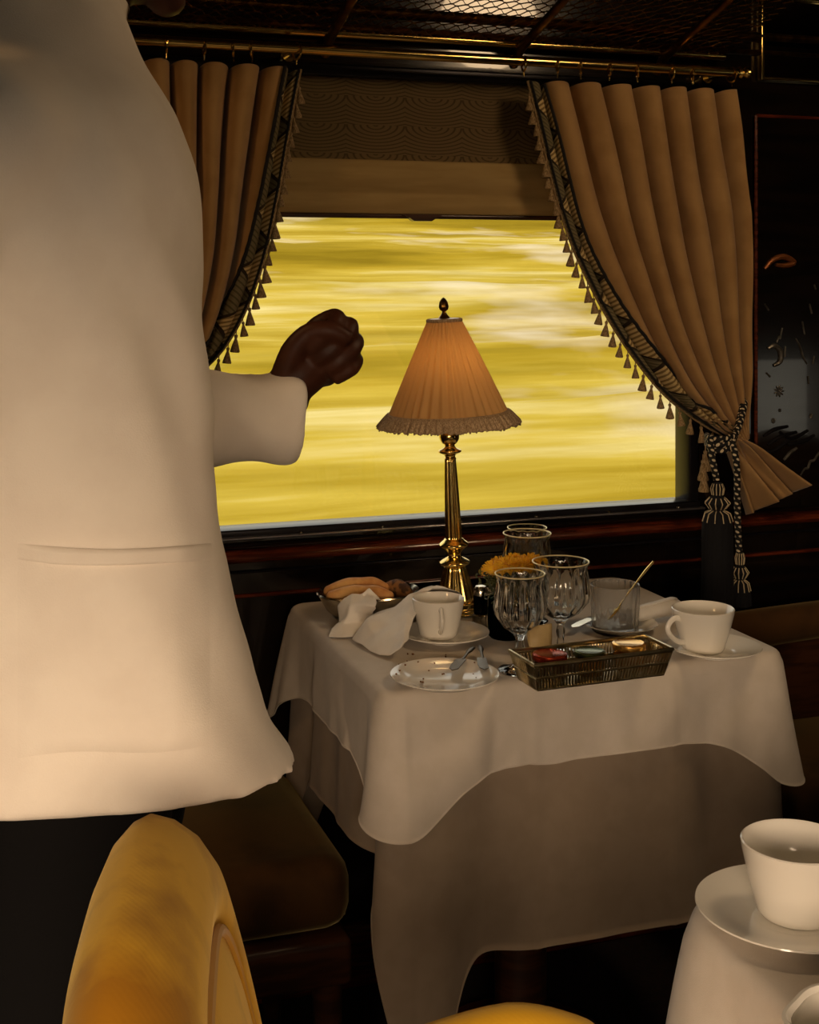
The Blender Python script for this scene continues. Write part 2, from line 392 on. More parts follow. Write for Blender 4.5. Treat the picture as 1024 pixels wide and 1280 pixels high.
def thing(name, label, cat, loc=(0, 0, 0), rz=0, group=None, rot=None):
    o = bpy.data.objects.new(name, None); COL.objects.link(o); o.empty_display_size = .05
    o.location = loc; o.rotation_euler = rot if rot else (0, 0, rz)
    o['label'] = label; o['category'] = cat
    if group: o['group'] = group
    return o
def obj(name, mb, material, parent=None, loc=None, smooth=True, angle=40, label=None):
    me = mb.mesh(name, material, smooth, angle) if isinstance(mb, MB) else mb
    o = bpy.data.objects.new(name, me); COL.objects.link(o)
    if parent: o.parent = parent
    if loc is not None: o.location = loc
    if label: o['label'] = label
    return o
def tag(o, label, cat, group=None, kind=None):
    o['label'] = label; o['category'] = cat
    if group: o['group'] = group
    if kind: o['kind'] = kind
    return o
def struct(name, mb, material, parent=None, smooth=True, angle=40):
    o = obj(name, mb, material, parent, smooth=smooth, angle=angle)
    if not parent: o['kind'] = 'structure'
    return o
def part_copy(o, parent, loc=None, rot=None, scale=None):
    c = o.copy(); COL.objects.link(c); c.parent = parent
    if loc is not None: c.location = loc
    if rot is not None: c.rotation_euler = rot
    if scale is not None: c.scale = scale
    return c
def dup(root, loc, rz=None, label=None, rot=None):
    r = root.copy(); COL.objects.link(r); r.location = loc
    if rz is not None: r.rotation_euler = (0, 0, rz)
    if rot is not None: r.rotation_euler = rot
    if label: r['label'] = label
    for ch in list(root.children):
        c = part_copy(ch, r)
        for g in list(ch.children): part_copy(g, c)
    return r
def solidify(o, t, off=0):
    md = o.modifiers.new('thickness', 'SOLIDIFY'); md.thickness = t; md.offset = off; return o
def subsurf(o, n=1):
    md = o.modifiers.new('smooth', 'SUBSURF'); md.levels = n; md.render_levels = n; return o
def remeshed(mb, voxel, name, material, smooth_n=6, fac=.5):
    me = mb.mesh(name + '_base', None); o = bpy.data.objects.new('tmp', me); COL.objects.link(o)
    r = o.modifiers.new('r', 'REMESH'); r.mode = 'VOXEL'; r.voxel_size = voxel; r.use_smooth_shade = True
    if smooth_n:
        s = o.modifiers.new('s', 'SMOOTH'); s.iterations = smooth_n; s.factor = fac
    dg = bpy.context.evaluated_depsgraph_get(); ev = o.evaluated_get(dg)
    out = bpy.data.meshes.new_from_object(ev); out.name = name
    bpy.data.objects.remove(o); bpy.data.meshes.remove(me)
    out.polygons.foreach_set('use_smooth', [True] * len(out.polygons))
    out.materials.clear(); out.materials.append(material); return out
def bez(p, q, r, n=10):
    p, q, r = Vector(p), Vector(q), Vector(r)
    return [p * (1 - t) ** 2 + q * 2 * t * (1 - t) + r * t * t for t in [i / n for i in range(n + 1)]]

# ------------------------------------------------------------------ the carriage shell
WY, RY, CZ = 2.46, -.42, 2.16          # window wall, wall behind the camera, ceiling
XL, XR = -1.6, 4.6
b = MB(); b.box(((XL + XR) / 2, (WY + RY) / 2, -.03), (XR - XL + .3, WY - RY + .3, .06)); struct('floor', b, M['carpet'])
def vault(z0, y):                       # shallow arched ceiling
    t = (y - RY) / (WY - RY); return z0 + .22 * math.sin(PI * t)
b = MB(); b.surf(lambda u, v: Vector((XL - .1 + (XR - XL + .2) * u, RY - .05 + (WY - RY + .1) * v, vault(CZ, RY + (WY - RY) * v))), 4, 24)
o = struct('ceiling', b, M['ceiling']); solidify(o, .04, 1)
WX0, WX1, WZ0, WZ1 = .36, onY(858, 560, WY).x + .03, .857, 1.735
b = MB()
def holed(b, y0, y1, x0, x1, z0, z1, hx0, hx1, hz0, hz1):
    ym, yd = (y0 + y1) / 2, y1 - y0
    for (a, c, e, f) in ((x0, hx0, z0, z1), (hx1, x1, z0, z1), (hx0, hx1, z0, hz0), (hx0, hx1, hz1, z1)):
        b.box(((a + c) / 2, ym, (e + f) / 2), (c - a, yd, f - e))
holed(b, WY, WY + .09, XL, XR, -.0, CZ + .02, WX0, WX1, WZ0, WZ1)
struct('wall_window', b, M['lacquer'], smooth=False)
RX0, RX1, RZ0, RZ1 = -1.0, .22, .84, 1.365
VX0, VX1, VZ0, VZ1 = 3.42, 3.86, .42, .95  # unseen low opening, added to give the wall panel its grey reflection
XM = 2.4
b = MB(); holed(b, RY - .08, RY, XL, XM, 0, CZ + .02, RX0, RX1, RZ0, RZ1); holed(b, RY - .08, RY, XM, XR, 0, CZ + .02, VX0, VX1, VZ0, VZ1)
struct('wall_aisle', b, M['lacquerdull'], smooth=False)
for nm, x in (('wall_left', XL - .04), ('wall_right', XR + .04)):
    b = MB(); b.box((x, (WY + RY) / 2, CZ / 2 + .1), (.08, WY - RY + .2, CZ + .2)); struct(nm, b, M['lacquerdull'], smooth=False)
# rear window frame (opposite side, behind the camera)
b = MB()
for z in (RZ0, RZ1): b.box(((RX0 + RX1) / 2, RY - .02, z), (RX1 - RX0 + .08, .10, .03), .006)
for x in (RX0, RX1): b.box((x, RY - .02, (RZ0 + RZ1) / 2), (.03, .10, RZ1 - RZ0 + .06), .006)
struct('window_2', b, M['lacquerdull'])
b = MB()  # frame of the added low opening
for z in (VZ0, VZ1): b.box(((VX0 + VX1) / 2, RY - .02, z), (VX1 - VX0 + .08, .10, .03), .006)
for x in (VX0, VX1): b.box((x, RY - .02, (VZ0 + VZ1) / 2), (.03, .10, VZ1 - VZ0 + .06), .006)
struct('added_reflection_window', b, M['lacquerdull'])

# window in view
GY = WY + .045
w = bpy.data.objects.new('window_1', None); COL.objects.link(w); w['kind'] = 'structure'
b = MB(); b.box(((WX0 + WX1) / 2, GY, (WZ0 + WZ1) / 2), (WX1 - WX0, .006, WZ1 - WZ0)); obj('window_pane', b, M['pane'], w, smooth=False)
b = MB()
fw = .022
b.box((WX1 - fw / 2, WY + .03, (WZ0 + WZ1) / 2), (fw, .06, WZ1 - WZ0), .003)
b.box((WX0 + fw / 2, WY + .03, (WZ0 + WZ1) / 2), (fw, .06, WZ1 - WZ0), .003)
b.box(((WX0 + WX1) / 2, WY + .03, WZ1 - fw / 2), (WX1 - WX0, .06, fw), .003)
b.box(((WX0 + WX1) / 2, WY + .025, WZ0 + .006), (WX1 - WX0, .06, .016), .003)
obj('window_frame', b, M['frameblack'], w)
b = MB(); b.box(((WX0 + WX1) / 2, WY - .001, WZ0 - .001), (WX1 - WX0 + .02, .02, .005), .003); obj('metal_strip', b, M['framelight'], w)
b = MB()
for i in range(7):
    x = WX0 + .12 + i * .16; b.lathe([(0, -.001), (.004, -.001), (.004, .002), (.002, .003), (0, .003)], 10, (x, WY - .006, WZ0 + .003))
obj('frame_screw', b, M['silver'], w)
# mahogany sill and dado lines
def mould(name, z, h, dep, material, x0=XL, x1=XR, yy=WY):
    n = 8; pr = [(yy, z - h / 2)] + [(yy - dep * math.sin(PI * i / n), z - h / 2 * math.cos(PI * i / n)) for i in range(1, n)] + [(yy, z + h / 2)]
    b = MB(); b.prism(pr, 0, x0, x1); return struct(name, b, material)
mould('trim_1', WZ0 - .034, .026, .030, M['mahogany'])
mould('trim_2', WZ0 - .014, .008, .016, M['lacquer'])
mould('trim_3', WZ0 - .064, .006, .006, M['frameblack'])
mould('trim_4', WZ0 - .108, .008, .008, M['mahogany'])
mould('trim_5', onY(560, 57, WY).z + .055, .020, .020, M['brassdark'])
mould('trim_6', onY(560, 57, WY).z + .022, .012, .018, M['brassdark'])
b = MB(); b.box(((XL + XR) / 2, WY - .008, .06), (XR - XL, .016, .12), .004); struct('baseboard_window', b, M['mahogany'])

# lacquered panel with metal inlay to the right of the window
px0 = onY(943, 300, WY).x; px1 = px0 + .46
pzt, pzb = onY(943, 145, WY).z, WZ0 - .012
pan = thing('decorative_panel', 'black lacquer wall panel with pewter flowers and copper leaf inlay right of the curtain', 'wall panel', ((px0 + px1) / 2, WY, pzb))
pc = pan.location
def loc_on(px, py, off=.0): return onY(px, py, WY - off) - Vector(pc)
b = MB(); b.box(((px0 + px1) / 2 - pc[0], -.003, (pzt - pzb) / 2), (px1 - px0, .006, pzt - pzb), .001); obj('panel', b, M['lacquer'], pan, smooth=False)
b = MB()
for x in (px0, px1): b.tube([(x - pc[0], -.006, 0), (x - pc[0], -.006, pzt - pzb)], .004, 8)
b.tube([(px0 - pc[0], -.006, pzt - pzb), (px1 - pc[0], -.006, pzt - pzb)], .004, 8)
obj('moulding', b, M['mahogany'], pan)
def inlay_curve(pts, r, material, nm, flat=.5):
    b = MB(); n = len(pts)
    b.tube([loc_on(x, y, .0065) for x, y in pts], [r * (.35 + .65 * math.sin(PI * (i + .5) / n)) for i in range(n)], 8, sub=6)
    return obj(nm, b, material, pan)
inlay_curve([(956, 336), (966, 325), (980, 321), (992, 328), (982, 332), (970, 331)], .007, M['inlaygold'], 'inlaid_leaf')
inlay_curve([(960, 436), (968, 432), (976, 440), (975, 452), (967, 457)], .0065, M['inlay'], 'inlaid_scroll')
for pts in ([(995, 423), (1001, 435), (1004, 446), (1009, 455)], [(1016, 455), (1018, 445)], [(956, 380), (961, 388)], [(1003, 402), (1006, 418)], [(978, 410), (975, 424)],
            [(1012, 380), (1015, 392)], [(982, 433), (981, 446)], [(1018, 356), (1020, 362)], [(958, 466), (963, 471)], [(1010, 470), (1011, 480)], [(974, 420), (971, 428)]):
    inlay_curve(pts, .0026, M['inlay'], 'inlaid_stem')
for pts in ([(980, 575), (988, 566), (996, 560)], [(955, 545), (968, 537), (985, 533)], [(960, 556), (975, 546), (996, 540)], [(958, 566), (970, 562), (986, 550)],
            [(975, 540), (990, 548), (1010, 538)], [(985, 556), (1004, 552), (1018, 544)]):
    inlay_curve(pts, .0045, M['inlay'] if pts[0][0] == 980 else M['frameblack'], 'inlaid_leaf')
inlay_curve([(1001, 594), (1006, 586), (1010, 585), (1013, 577), (1018, 575), (1024, 566), (1034, 560)], .003, M['inlay'], 'inlaid_stem')
def rosette(px, py, r):
    b = MB(); c = loc_on(px, py, .0065)
    for k in range(9):
        a = 2 * PI * k / 9; b.ell(c + Vector((math.cos(a) * r * .62, 0, math.sin(a) * r * .62)), (r * .4, .0022, r * .15), Matrix.Rotation(-a, 3, 'Y'), 10, 6)
    b.ell(c, (r * .2, .003, r * .2), None, 10, 6); return obj('inlaid_flower', b, M['inlay'], pan)
rosette(974, 489, .013); rosette(967, 526, .006); rosette(975, 513, .004); rosette(1014, 640 - 120, .006)

# mirror above the panel
mx0, mx1 = onY(948, 80, WY).x, onY(948, 80, WY).x + .42
mz0, mz1 = onY(950, 99, WY).z, onY(950, 99, WY).z + .17
mir = thing('wall_mirror', 'narrow brass-edged mirror high on the wall right of the curtain rod', 'mirror', ((mx0 + mx1) / 2, WY, mz0))
b = MB(); b.box((0, -.006, (mz1 - mz0) / 2), (mx1 - mx0, .008, mz1 - mz0), .001); obj('mirror_glass', b, M['mirror'], mir)
b = MB()
for x in (-(mx1 - mx0) / 2, (mx1 - mx0) / 2): b.box((x, -.010, (mz1 - mz0) / 2), (.008, .018, mz1 - mz0 + .008), .002)
for z in (0, mz1 - mz0): b.box((0, -.010, z), (mx1 - mx0, .018, .006), .002)
obj('mirror_frame', b, M['brass'], mir)

# ------------------------------------------------------------------ luggage rack
RKY = WY - .03; rk0 = onY(650, 55, RKY); RKL, RKS = .42, math.tan(math.radians(16))
rack = thing('luggage_rack', 'brass luggage rack with wire net above the window', 'luggage rack', (1.0, WY, rk0.z))
def rk(x, t, dz=0): return Vector((x - 1.0, RKY - t - WY, t * RKS + dz))
x0r, x1r = -.6, onY(905, 60, RKY).x
b = MB()
for t, r in ((0, .009), (RKL, .012)): b.tube([rk(x0r, t), rk(x1r, t)], r, 12)
obj('rail', b, M['brass'], rack)
b = MB()
nr = 34
for i in range(1, nr):
    t = RKL * i / nr
    for sgn in (1,):
        pts = []
        nx = 150; 
        for k in range(nx + 1):
            x = x0r + (x1r - x0r) * k / nx
            pts.append(rk(x, t + (RKL / nr * .62) * (1 if (k + i) % 2 else -1), .0015 * (1 if k % 2 else -1)))
        b.tube(pts, .0013, 4)
obj('net', b, M['brassdark'], rack)
for px, in ((412,), (650,), (830,)):
    x = onY(px, 50, RKY).x
    b = MB(); b.tube([rk(x, -.03, -.03), rk(x, 0, -.012), rk(x, .05, -.010), rk(x, .2, -.008), rk(x, RKL, -.004)], [.008, .010, .009, .008, .007], 10, sub=5)
    obj('bracket', b, M['brassdark'], rack)

# ------------------------------------------------------------------ curtain rod, curtains
RODY = WY - .085; rz = onY(560, 71, RODY).z; rx0, rx1 = -.35, onY(922, 87, RODY).x
rod = thing('curtain_rod', 'long brass curtain rod above the window', 'curtain rod', ((rx0 + rx1) / 2, WY, rz))
rc = rod.location
b = MB(); b.tube([(rx0 - rc[0], RODY - WY, 0), (rx1 - rc[0], RODY - WY, 0)], .0098, 16); obj('rod', b, M['brass'], rod)
b = MB(); b.lathe([(0, 0), (.010, .001), (.013, .006), (.009, .011), (.007, .013), (.012, .018), (.013, .024), (.008, .031), (0, .034)], 20)
b.xf(Matrix.Translation((rx1 - rc[0], RODY - WY, 0)) @ Matrix.Rotation(PI / 2, 4, 'Y')); obj('finial', b, M['brass'], rod)
for x in (rx0 + .03, onY(372, 66, RODY).x + .004, rx1 - .02):
    b = MB(); b.tube([(x - rc[0], 0, .0), (x - rc[0], RODY - WY, -.002)], .006, 10); br = obj('bracket', b, M['brass'], rod)
    b = MB(); b.lathe([(0, 0), (.014, 0), (.012, .006), (0, .006)], 16); b.xf(Matrix.Translation((x - rc[0], 0, 0)) @ Matrix.Rotation(PI / 2, 4, 'X')); obj('wall_plate', b, M['brass'], br)

tassel_m = None
def tassel_mesh():
    b = MB()
    def fl(a, z, i): return 1 + (.10 * math.sin(a * 9) if i > 2 else 0)
    b.lathe([(0, .004), (.0028, .003), (.0032, 0), (.002, -.003), (.0026, -.005), (.0055, -.014), (.0085, -.0245), (.0080, -.0265), (0, -.0255)], 18, flute=fl)
    b.tube([(0, 0, .012), (0, 0, .003)], .0010, 6)
    return b.mesh('tassel', M['tassel'])
tassel_m = tassel_mesh()
ring_mb = MB(); ring_mb.tube([(0, .014 * math.sin(2 * PI * k / 20), .014 * math.cos(2 * PI * k / 20)) for k in range(20)], .0022, 8, closed=True)
ring_mb.tube([(0, 0, -.014), (0, 0, -.024)], .0014, 6)
ring_m = ring_mb.mesh('ring', M['brass'])

def curtain(name, label, inner, outer, nf, ringpx, cy, tails, nt, amp_t, amp_b, bw=.040, mirror=False, phase=0):
    top = onY(inner[0][0], inner[0][1], cy)
    root = thing(name, label, 'curtain', (top.x, WY, onY(inner[-1][0], inner[-1][1], cy).z - .16), group='curtains at the window')
    rl = Vector(root.location); NV = 60
    I = [onY(p[0], p[1], cy) for p in polyline(inner, NV)]; O = [onY(p[0], p[1], cy) for p in polyline(outer, NV)]
    def at(u, v, lift=0):
        q = v * NV; i = min(int(q), NV - 1); f = q - i
        a, c = I[i].lerp(I[i + 1], f), O[i].lerp(O[i + 1], f)
        p = a.lerp(c, u); A = amp_t * (.62 + .38 * min(1, v / .35)) + (amp_b - amp_t) * v
        wv = math.cos(2 * PI * (nf * u + .06 * math.sin(6 * v + 9 * u)) + phase)
        k = (.5 + .5 * wv) ** .55
        ed = min(1, u / .10)                                  # flat along the embroidered edge
        nz = noise.noise(Vector((u * 7, v * 5, 1.3))) * .006
        wid = (c - a).length
        p = p + Vector((0, -(k * ed + .5 * (1 - ed)) * A - lift + nz * ed, 0))
        p += (c - a).normalized() * (math.sin(2 * PI * nf * u + phase) * .22 * wid / nf * .5 * ed)
        p.z += .008 * (k - .5) * (1 - v) ** 4 - .03 * (1 - v) ** 8 * 0
        return p - rl
    b = MB(); b.surf(lambda u, v: at(u, v), 150, 80); o = obj('fabric', b, M['curtain'], root, angle=180); solidify(o, .002)
    def wfr(v):
        q = v * NV; i = min(int(q), NV - 1); return min(.5, bw / max(.04, (I[i] - O[i]).length))
    ln = sum((I[i + 1] - I[i]).length for i in range(NV))
    b = MB(); b.surf(lambda u, v: at(u * wfr(v), v, .004), 10, 110, uvf=lambda u, v: (u if not mirror else 1 - u, v * ln / .105)); o = obj('border', b, M['border'], root, angle=180); solidify(o, .002)
    for uu in (1.0, .10):
        b = MB(); b.tube([at(uu * wfr(i / 90), i / 90, .0065) for i in range(91)], .0034 if uu == 1.0 else .0026, 8); obj('piping', b, M['piping'], root)
    b = MB(); b.tube([at(0, i / 90, .003) for i in range(91)], .0028, 8); obj('fringe_braid', b, M['tassel'], root)
    n = int(ln / .0265); sg = -1 if not mirror else 1
    for k in range(1, n):
        v = k / n
        if v > .975: break
        c = obj('tassel', tassel_m, None, root); p = at(0, v, .002); c.location = p + Vector((sg * .003, 0, -.008)); s = 1.0 + .12 * random.uniform(-1, 1); c.scale = (s, s, s)
        c.rotation_euler = (random.uniform(-.1, .1), random.uniform(-.15, .15), random.uniform(0, 3))
    for px in ringpx:
        c = obj('ring', ring_m, None, root); x = onY(px, 75, RODY).x; c.location = Vector((x, RODY, rz - .0053)) - rl; c.rotation_euler = (0, 0, random.uniform(-.35, .35))
    tI, tO = tails
    TI = [onY(p[0], p[1], cy - .040) for p in polyline(tI, 20)]; TO = [onY(p[0], p[1], cy - .040) for p in polyline(tO, 20)]
    def tat(u, v):
        i = min(int(v * 20), 19); f = v * 20 - i
        a, c = TI[i].lerp(TI[i + 1], f), TO[i].lerp(TO[i + 1], f); p = a.lerp(c, u)
        k = math.cos(2 * PI * nt * u + .7) + .5 * math.cos(2 * PI * (nt * 1.7) * u + 2)
        return p + Vector((0, -.034 * v * k - .016 * (1 - v) * math.cos(2 * PI * nt * 1.5 * u), .012 * v * k)) - rl
    b = MB(); b.surf(tat, 90, 36); o = obj('tail', b, M['curtain'], root, angle=180); solidify(o, .002)
    return root
curtain('curtain', 'right-hand fawn curtain swept back to a rope tie with tassel-trimmed edge',
        [(652, 106), (664, 155), (680, 225), (698, 290), (722, 345), (752, 400), (786, 450), (824, 494), (866, 526), (900, 545), (914, 551)],
        [(904, 118), (911, 195), (918, 290), (922, 390), (924, 470), (923, 520), (924, 546)],
        7, (655, 697, 726, 762, 797, 840, 866, 915), WY - .030,
        ([(905, 550), (912, 570), (922, 600), (936, 643)], [(928, 548), (948, 560), (978, 588), (1003, 610)]), 3, .085, .040)
curtain('curtain', 'left-hand fawn curtain beside the waiter with black piping and tassel trim',
        [(371, 92), (362, 135), (352, 190), (340, 255), (325, 325), (304, 385), (278, 432), (250, 462), (225, 480)],
        [(150, 78), (158, 185), (168, 300), (180, 400), (195, 478)],
        6, (208, 255, 292, 315, 371), WY - .030,
        ([(225, 484), (225, 540), (235, 600)], [(195, 484), (180, 540), (165, 600)]), 3, .085, .040, mirror=True, phase=.6)

# rope tie-back with two big tassels
def big_tassel(b_caps, b_skirt, top, ln, r):
    b_caps.lathe([(0, .0), (r * .30, -.001), (r * .42, -.010), (r * .36, -.022), (r * .28, -.026), (r * .55, -.032), (r * .78, -.040), (r * .55, -.050), (r * .30, -.055)], 24, top)
    def fl(a, z, i): return 1 + .05 * math.sin(a * 14 + i)
    b_skirt.lathe([(r * .30, -.054), (r * .75, -.060), (r * .92, -.072), (r * .95, -.10), (r * .98, -ln * .8), (r * 1.02, -ln), (0, -ln + .002)], 56, top, flute=fl)
ty = WY - .10
tie = thing('curtain_tieback', 'black and white rope tie with dark tassels holding the right curtain', 'tieback', onY(905, 560, ty))
tl = Vector(tie.location)
T = lambda px, py, y=ty: onY(px, py, y) - tl
b = MB()
for k in range(3):
    b.tube([T(932 - k, 487 - k * 2, WY - .01), T(931 - k, 505, WY - .07), T(921 - k * 2, 540 + k * 5, ty - .02), T(908, 548 + k * 7, ty - .035), T(896, 549 + k * 7, ty - .03), T(886, 546 + k * 6, ty), T(884, 544 + k * 5, WY - .03)],
           .0065, 10, sub=8, uvs=(3, 105))
b.tube([T(888, 548, ty - .03), T(891, 575, ty - .04), T(896, 600, ty - .04)], .0065, 10, sub=8, uvs=(3, 105))
b.tube([T(914, 548, ty - .03), T(921, 580, ty - .045), T(922, 640, ty - .04), T(924, 690, ty - .035)], .0065, 10, sub=10, uvs=(3, 105))
obj('rope', b, M['rope'], tie)
for (px, py, ln, r) in ((897, 603, .235, .031), (925, 690, .105, .022)):
    c, s_ = MB(), MB(); tp = T(px, py, ty - .035); big_tassel(c, s_, tp, ln, r)
    cp = obj('tassel_cap', c, M['navy'], tie); obj('tassel_skirt', s_, M['navy'], tie)
    st = MB()
    for k in range(11):
        a = 2 * PI * k / 11
        for (ra, za, rb, zb) in ((.30, -.002, .43, -.012), (.43, -.012, .36, -.024), (.50, -.030, .80, -.040), (.80, -.040, .52, -.051), (.40, -.055, .80, -.060), (.80, -.060, .97, -.076)):
            d = Vector((math.cos(a), math.sin(a), 0))
            st.tube([tp + d * r * ra + Vector((0, 0, za)), tp + d * r * rb + Vector((0, 0, zb))], .0011, 5)
    obj('tassel_stripe', st, M['cream'], cp)
for (px, py) in ((882, 574), (879, 586), (880, 600)):
    c = obj('fringe_tassel', tassel_m, None, tie); c.location = T(px, py - 8, ty - .01); c.scale = (1.35, 1.35, 1.35)

# roller blind
BY = WY + .012
bl = thing('roller_blind', 'patterned roller blind drawn halfway with plain cream lower band', 'blind', (.95, BY, 1.45))
bc = Vector(bl.location)
def BP(px, py, y=BY): return onY(px, py, y) - bc
zt, zm, zb = 1.735 - 1.45, BP(500, 204).z, BP(540, 271).z
xa, xb = WX0 + .02 - bc.x, WX1 - .01 - bc.x
b = MB(); b.surf(lambda u, v: Vector((xa + (xb - xa) * u, .006 + .002 * noise.noise(Vector((u * 5, v * 3, 0))), zt + (zm - zt) * v)), 20, 8, uvf=lambda u, v: (u * 9.3, v * 3.3)); obj('patterned_cloth', b, M['blind'], bl)
b = MB()
def band(u, v):
    z = zm + .004 + (zb - zm) * v; fold = -.006 - .010 * math.sin(PI * min(1, v / .62)) if v < .62 else -.006 - .006 * math.sin(PI * (v - .62) / .38)
    return Vector((xa + (xb - xa) * u, fold, z))
b.surf(band, 20, 30); o = obj('plain_band', b, M['blindband'], bl); solidify(o, .003)
b = MB(); b.box(((xa + xb) / 2, -.004, zb), (xb - xa, .012, .009), .003); bar = obj('bottom_bar', b, M['walnut'], bl)
b = MB(); q = BP(526, 273); b.prism([(q.x - .042, zb + .004), (q.x + .042, zb + .004), (q.x + .026, zb - .004), (q.x + .018, zb - .009), (q.x - .018, zb - .009), (q.x - .026, zb - .004)], 1, -.014, .004)
obj('pull_tab', b, M['walnut'], bar)

# ------------------------------------------------------------------ tables and cloths
TZ = .74
def cloth(hx, hy, rc, drops, bump, sig, flare, cflare, seed, folds=.010, nfold=11, dip=.028, omin=-1.0, shift=0):
    """drops: left, front, right, back; local origin under the table centre, z up from the top surface"""
    NPS, NC = 90, 20
    pts = []                                             # (pos, normal, side weights, arclength, corner distance)
    cs = [(-hx + rc, -hy + rc), (hx - rc, -hy + rc), (hx - rc, hy - rc), (-hx + rc, hy - rc)]
    per = []
    # start at left-front corner going along the front
    def seg(p, q, nrm, side):
        for i in range(NPS): per.append((Vector(p).lerp(Vector(q), i / NPS), Vector(nrm), side, None))
    def arc(c, a0, s0, s1):
        for i in range(NC):
            t = i / NC; a = a0 + t * PI / 2; n = Vector((math.cos(a), math.sin(a), 0)); per.append((Vector((c[0], c[1], 0)) + n * rc, n, (s0, s1, t), t))
    seg((-hx + rc, -hy, 0), (hx - rc, -hy, 0), (0, -1, 0), 'f'); arc(cs[1], -PI / 2, 'f', 'r')
    seg((hx, -hy + rc, 0), (hx, hy - rc, 0), (1, 0, 0), 'r'); arc(cs[2], 0, 'r', 'b')
    seg((hx - rc, hy, 0), (-hx + rc, hy, 0), (0, 1, 0), 'b'); arc(cs[3], PI / 2, 'b', 'l')
    seg((-hx, hy - rc, 0), (-hx, -hy + rc, 0), (-1, 0, 0), 'l'); arc(cs[0], PI, 'l', 'f')
    n = len(per); D = dict(zip('lfrb', drops)); S_ = [0]
    for i in range(1, n): S_.append(S_[-1] + (per[i][0] - per[i - 1][0]).length)
    tot = S_[-1] + (per[0][0] - per[-1][0]).length
    cc = [sum(S_[i] for i in range(n) if per[i][3] is not None and per[i][2] == k) for k in ()]
    centres = []
    for key in (('f', 'r'), ('r', 'b'), ('b', 'l'), ('l', 'f')):
        ss = [S_[i] for i in range(n) if isinstance(per[i][2], tuple) and per[i][2][:2] == key]; centres.append(sum(ss) / len(ss))
    centres[3] = (centres[3] + shift) % tot
    cen = {0: centres[0], 1: centres[1], 2: centres[2], 3: centres[3]}
    def info(i):
        p, nr, sd, t = per[i]
        s = S_[i]; db = min(min(abs(s - c), tot - abs(s - c)) for c in centres)
        if isinstance(sd, tuple): L = D[sd[0]] * (1 - sd[2]) + D[sd[1]] * sd[2]
        else: L = D[sd]
        g = math.exp(-(db / sig) ** 2)
        return p, nr, s, L + bump * g, g, db
    b = MB(); vs = []; fs = []; rows = []
    for q in (.0, .25, .5, .75, .9):                       # top
        row = []
        for i in range(n):
            p = per[i][0] * q; row.append(Vector((p.x, p.y, .0008 * noise.noise(Vector((p.x * 9 + seed, p.y * 9, 0))) - .0006)))
        rows.append(row)
    er = .014
    for a in (0, .35, .7, 1.05, 1.4):
        rows.append([per[i][0] - per[i][1] * er * (1 - math.sin(a)) + Vector((0, 0, -er * (1 - math.cos(a)))) for i in range(n)])
    NR = 34
    for k in range(1, NR + 1):
        t = k / NR; row = []
        for i in range(n):
            p, nr, s, L, g, db = info(i)
            z = -er - (L - er) * t
            w = noise.noise(Vector((s * nfold + seed, t * .6, seed))) + .5 * noise.noise(Vector((s * nfold * 2.1, seed, t)))
            o = flare * t + cflare * g * t ** .8 + folds * t ** .9 * w * (1 + 1.2 * math.exp(-((db - sig * 1.6) / (sig * .9)) ** 2))
            o -= dip * t * math.exp(-((db - sig * 1.9) / (sig * .7)) ** 2)
            o = max(o, omin * t) + .0022 * min(1, t * 4) * (math.exp(-((s - .43) / .005) ** 2) + math.exp(-((s - .20) / .005) ** 2))
            q = p + nr * (o + .002) + Vector((0, 0, z + .012 * t * w * .5))
            row.append(q)
        rows.append(row)
    # a stitched hem: tiny step outward at the end
    rows.append([v + info(i)[1] * .0015 for i, v in enumerate(rows[-1])])
    m = len(rows)
    for r in rows: vs += r
    for j in range(m - 1):
        for i in range(n):
            q = (i + 1) % n; fs.append((j * n + i, j * n + q, (j + 1) * n + q, (j + 1) * n + i))
    b.add(vs, fs); return b
def table(name, label, loc, hx, hy):
    t = thing(name, label, 'table', loc)
    b = MB(); b.box((0, 0, .722), (hx * 2 - .05, hy * 2 - .05, .024), .008); obj('tabletop', b, M['walnut'], t)
    b = MB(); b.lathe([(0, 0), (.16, 0), (.16, .02), (.06, .05), (.045, .10), (.04, .60), (.06, .68), (.12, .708), (0, .708)], 28); obj('pedestal', b, M['walnut'], t)
    return t
ax0, ax1, ay0, ay1 = .604, 1.285, 1.848, 2.42
TC = ((ax0 + ax1) / 2, (ay0 + ay1) / 2); THX, THY = (ax1 - ax0) / 2, (ay1 - ay0) / 2
table('dining_table', 'cloth-covered dining table under the window carrying the lamp', (TC[0], TC[1], 0), THX - .006, THY - .006)
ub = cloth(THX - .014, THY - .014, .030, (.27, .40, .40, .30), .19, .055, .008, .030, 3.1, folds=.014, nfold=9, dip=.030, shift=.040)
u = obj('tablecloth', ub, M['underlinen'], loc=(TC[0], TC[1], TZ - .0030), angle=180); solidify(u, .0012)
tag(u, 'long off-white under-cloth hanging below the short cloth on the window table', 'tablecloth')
ob = cloth(THX, THY, .035, (.125, .122, .135, .10), .080, .085, .010, .020, 8.4, folds=.017, nfold=10, dip=.008, omin=.003, shift=.022)
u = obj('tablecloth', ob, M['linen'], loc=(TC[0], TC[1], TZ), angle=180); solidify(u, .0012)
tag(u, 'short white top cloth with drooping corner on the window table', 'tablecloth')
nx0, ny1 = .660, 1.178
NHX, NHY = .36, .46; NC_ = (nx0 + NHX, ny1 - NHY)
table('dining_table', 'cloth-covered dining table in the right foreground beside the aisle', (NC_[0], NC_[1], 0), NHX - .02, NHY - .02)
nb = cloth(NHX, NHY, .100, (.42, .42, .42, .42), .12, .09, .030, .055, 5.2, folds=.016, nfold=8)
u = obj('tablecloth', nb, M['linen'], loc=(NC_[0], NC_[1], TZ), angle=180); solidify(u, .0014)
